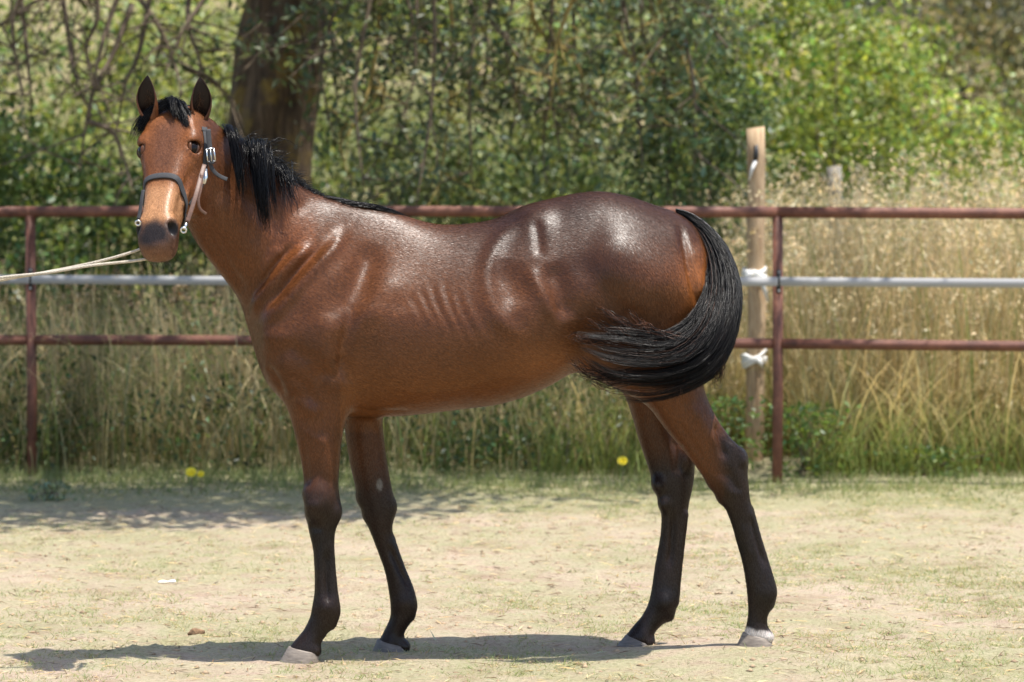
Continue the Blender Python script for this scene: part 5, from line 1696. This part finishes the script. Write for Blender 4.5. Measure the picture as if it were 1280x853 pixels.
# brown leather strap hanging beside the cheek, its clip and its dangling end
def bandpx(name, pts, w, th, mat, nrm=(.1, -1, .1)):
    return band(name, np.array([P(*c) for c in pts]), np.tile(unit(np.array(nrm)), (len(pts), 1)), w, th, mat, halter)
bandpx('leather_strap', [(255.5, 206, -.50), (251, 221, -.535), (246, 240, -.575), (240, 260, -.60), (234, 278, -.615)], .014, .004, m_lstrap)
bandpx('leather_tail', [(252, 217, -.535), (251, 235, -.55), (248, 250, -.56), (250, 261, -.56), (258, 268, -.55)], .009, .003, m_lstrap)
ring_obj('snap_ring', P(229.5, 288, -.62), np.array((1., 0, 0)), unit(np.array((0, -.3, 1.))), .0085, .0032, m_steel, halter)
mb = Mesh(); mb.tube([P(233, 279, -.617), P(231.5, 284, -.62), P(230, 287, -.62)], .0045, 8); mb.build('snap_hook', m_steel, halter, True)
mb = Mesh(); mb.tube([P(257, 212, -.50), P(257, 222, -.515), P(255, 230, -.52)], [.006, .0075, .006], 8); mb.build('swivel', m_steel, halter, True)
bandpx('side_strap', [(179, 238, -.565), (177, 250, -.58), (175, 264, -.59), (173, 274, -.60)], .012, .004, m_strap, (-.5, -1, .1))
ring_obj('snap_ring', P(172.5, 279, -.605), np.array((1., 0, 0)), unit(np.array((0, -.3, 1.))), .008, .0030, m_steel, halter)

# lead rope: doubled, from under the jaw out to the left, its slack on the ground beyond
def rope_path(pts, n=60):
    return spline(np.array(pts), n)
rope = empty('lead_rope', P(190, 318, -.58), 'pale doubled lead rope running from under the horse chin', 'rope')
def twist(path, r, pitch, parent, name):
    """two plied yarns round the path"""
    p_ = np.asarray(path); n = 500
    L_ = np.concatenate([[0], np.cumsum(np.linalg.norm(np.diff(p_, axis=0), axis=1))])
    s_ = np.linspace(0, L_[-1], n)
    p_ = np.stack([np.interp(s_, L_, p_[:, c]) for c in range(3)], -1)
    t = unit(np.gradient(p_, axis=0))
    a_ = unit(np.cross(t, np.tile((0., 0.3, 1.), (n, 1)))); b_ = np.cross(t, a_)
    mb = Mesh()
    for k in range(3):
        ph = s_ / pitch * 2 * math.pi + k * 2 * math.pi / 3
        mb.tube(p_ + r * .5 * (np.cos(ph)[:, None] * a_ + np.sin(ph)[:, None] * b_), r * .62, 6)
    return mb.build(name, m_rope, parent, True)
end1 = [P(-60, 362, -.42), P(-180, 392, -.38), P(-300, 470, -.35), P(-340, 640, -.32), (-2.66, -.3, .012), (-2.85, -.15, .012)]
end2 = [P(-60, 359, -.45), P(-180, 384, -.42), P(-290, 455, -.40), P(-325, 640, -.40), (-2.60, -.42, .012), (-2.80, -.5, .012)]
twist(rope_path([P(200, 312, -.50), P(186, 309, -.53), P(155, 318.5, -.52), (P(115, 329, -.50)), P(60, 340, -.47), P(0, 350.5, -.44)] + end1, 200), .0048, .030, rope, 'strand')
twist(rope_path([P(210, 312, -.50), P(200, 320, -.53), P(170, 326, -.53), (P(115, 332, -.515)), P(60, 341, -.49), P(0, 347.5, -.465)] + end2, 200), .0048, .030, rope, 'strand')

# ================================================================== small things on the ground
m_yellow = plain_mat('yellow_petal', (.85, .66, .02), .6, 0, 60, .15)
def flower(px, py, r, label, hgt):
    g = ground_pt(px, py + hgt * 235)
    g[2] = float(ground_h(g[0], g[1]))
    o = empty('yellow_flower', g, label, 'flower')
    top = g + (0, 0, hgt)
    mb = Mesh(); mb.tube(spline([g + (0, 0, -.01), (g + top) / 2 + (.004, 0, 0), top], 6), .0022, 5); mb.build('stalk', m_twig, o)
    fu = np.array([(1., 0, 0), (0, .6, .8), (0, -.8, .6)])          # the head leans towards the open side
    mb = Mesh()
    for ring_, rr3 in ((0, 1.0), (1, .68), (2, .36)):
        for k in range(14 - 3 * ring_):
            a_ = k / (14 - 3 * ring_) * 2 * math.pi + ring_ * .2
            d = np.array((math.cos(a_), math.sin(a_), .25 + ring_ * .5)); d = unit(d) @ fu * r * rr3
            s_ = np.array((-math.sin(a_), math.cos(a_), 0)) @ fu * r * .24
            mb.add([top, top + d * .7 + s_, top + d, top + d * .7 - s_], np.array([(0, 1, 2, 3)]))
    mb.build('petals', m_yellow, o)
flower(239, 591, .032, 'large yellow dandelion flower in the shaded verge grass', .10)
flower(251, 593, .022, 'smaller yellow flower next to the large dandelion', .09)
flower(778, 577, .030, 'single yellow flower in the verge behind the far hind leg', .12)
# white crumpled scraps and a dropping
def lump(name, px, py, size, mat, label, cat, seed, flat=.5):
    g = ground_pt(px, py); g[2] = float(ground_h(g[0], g[1]))
    pr = np.random.default_rng(seed)
    v, q_, t_ = ball((0, 0, 0), (1, 1, 1), None, 9, 14)
    k = 1 + .45 * (vnoise(v[:, 0] * 2.2 + seed, v[:, 1] * 2.2 + v[:, 2] * 1.7, seed) - .5)
    v = v * k[:, None] * np.asarray(size) * (1, 1, flat)
    v = v + g + (0, 0, size[2] * flat * .6)
    return tag(mesh_obj(name, v, [q_, t_], mat, None, smooth=True), label, cat)
m_white = plain_mat('white_paper', (.78, .77, .73), .8, 0, 50, .1)
m_dung = plain_mat('dry_dung', (.20, .12, .065), .95, 0, 90, .5, .8, .006)
lump('white_pebble', 204, 730, (.022, .016, .012), m_white, 'flat white pebble lying on bare sand, wider of a pair', 'pebble', 3)
lump('white_pebble', 215, 729.5, (.016, .013, .013), m_white, 'rounder white pebble touching the flat one on bare sand', 'pebble', 5)
lump('dung_lump', 245, 796, (.030, .022, .022), m_dung, 'brown dry dung lump in front of the near fore hoof', 'dung', 7, .7)
lump('earth_lump', 877, 602, (.035, .025, .02), m_dung, 'flat brown earth lump at the verge near the right pipe post', 'earth', 8, .6)
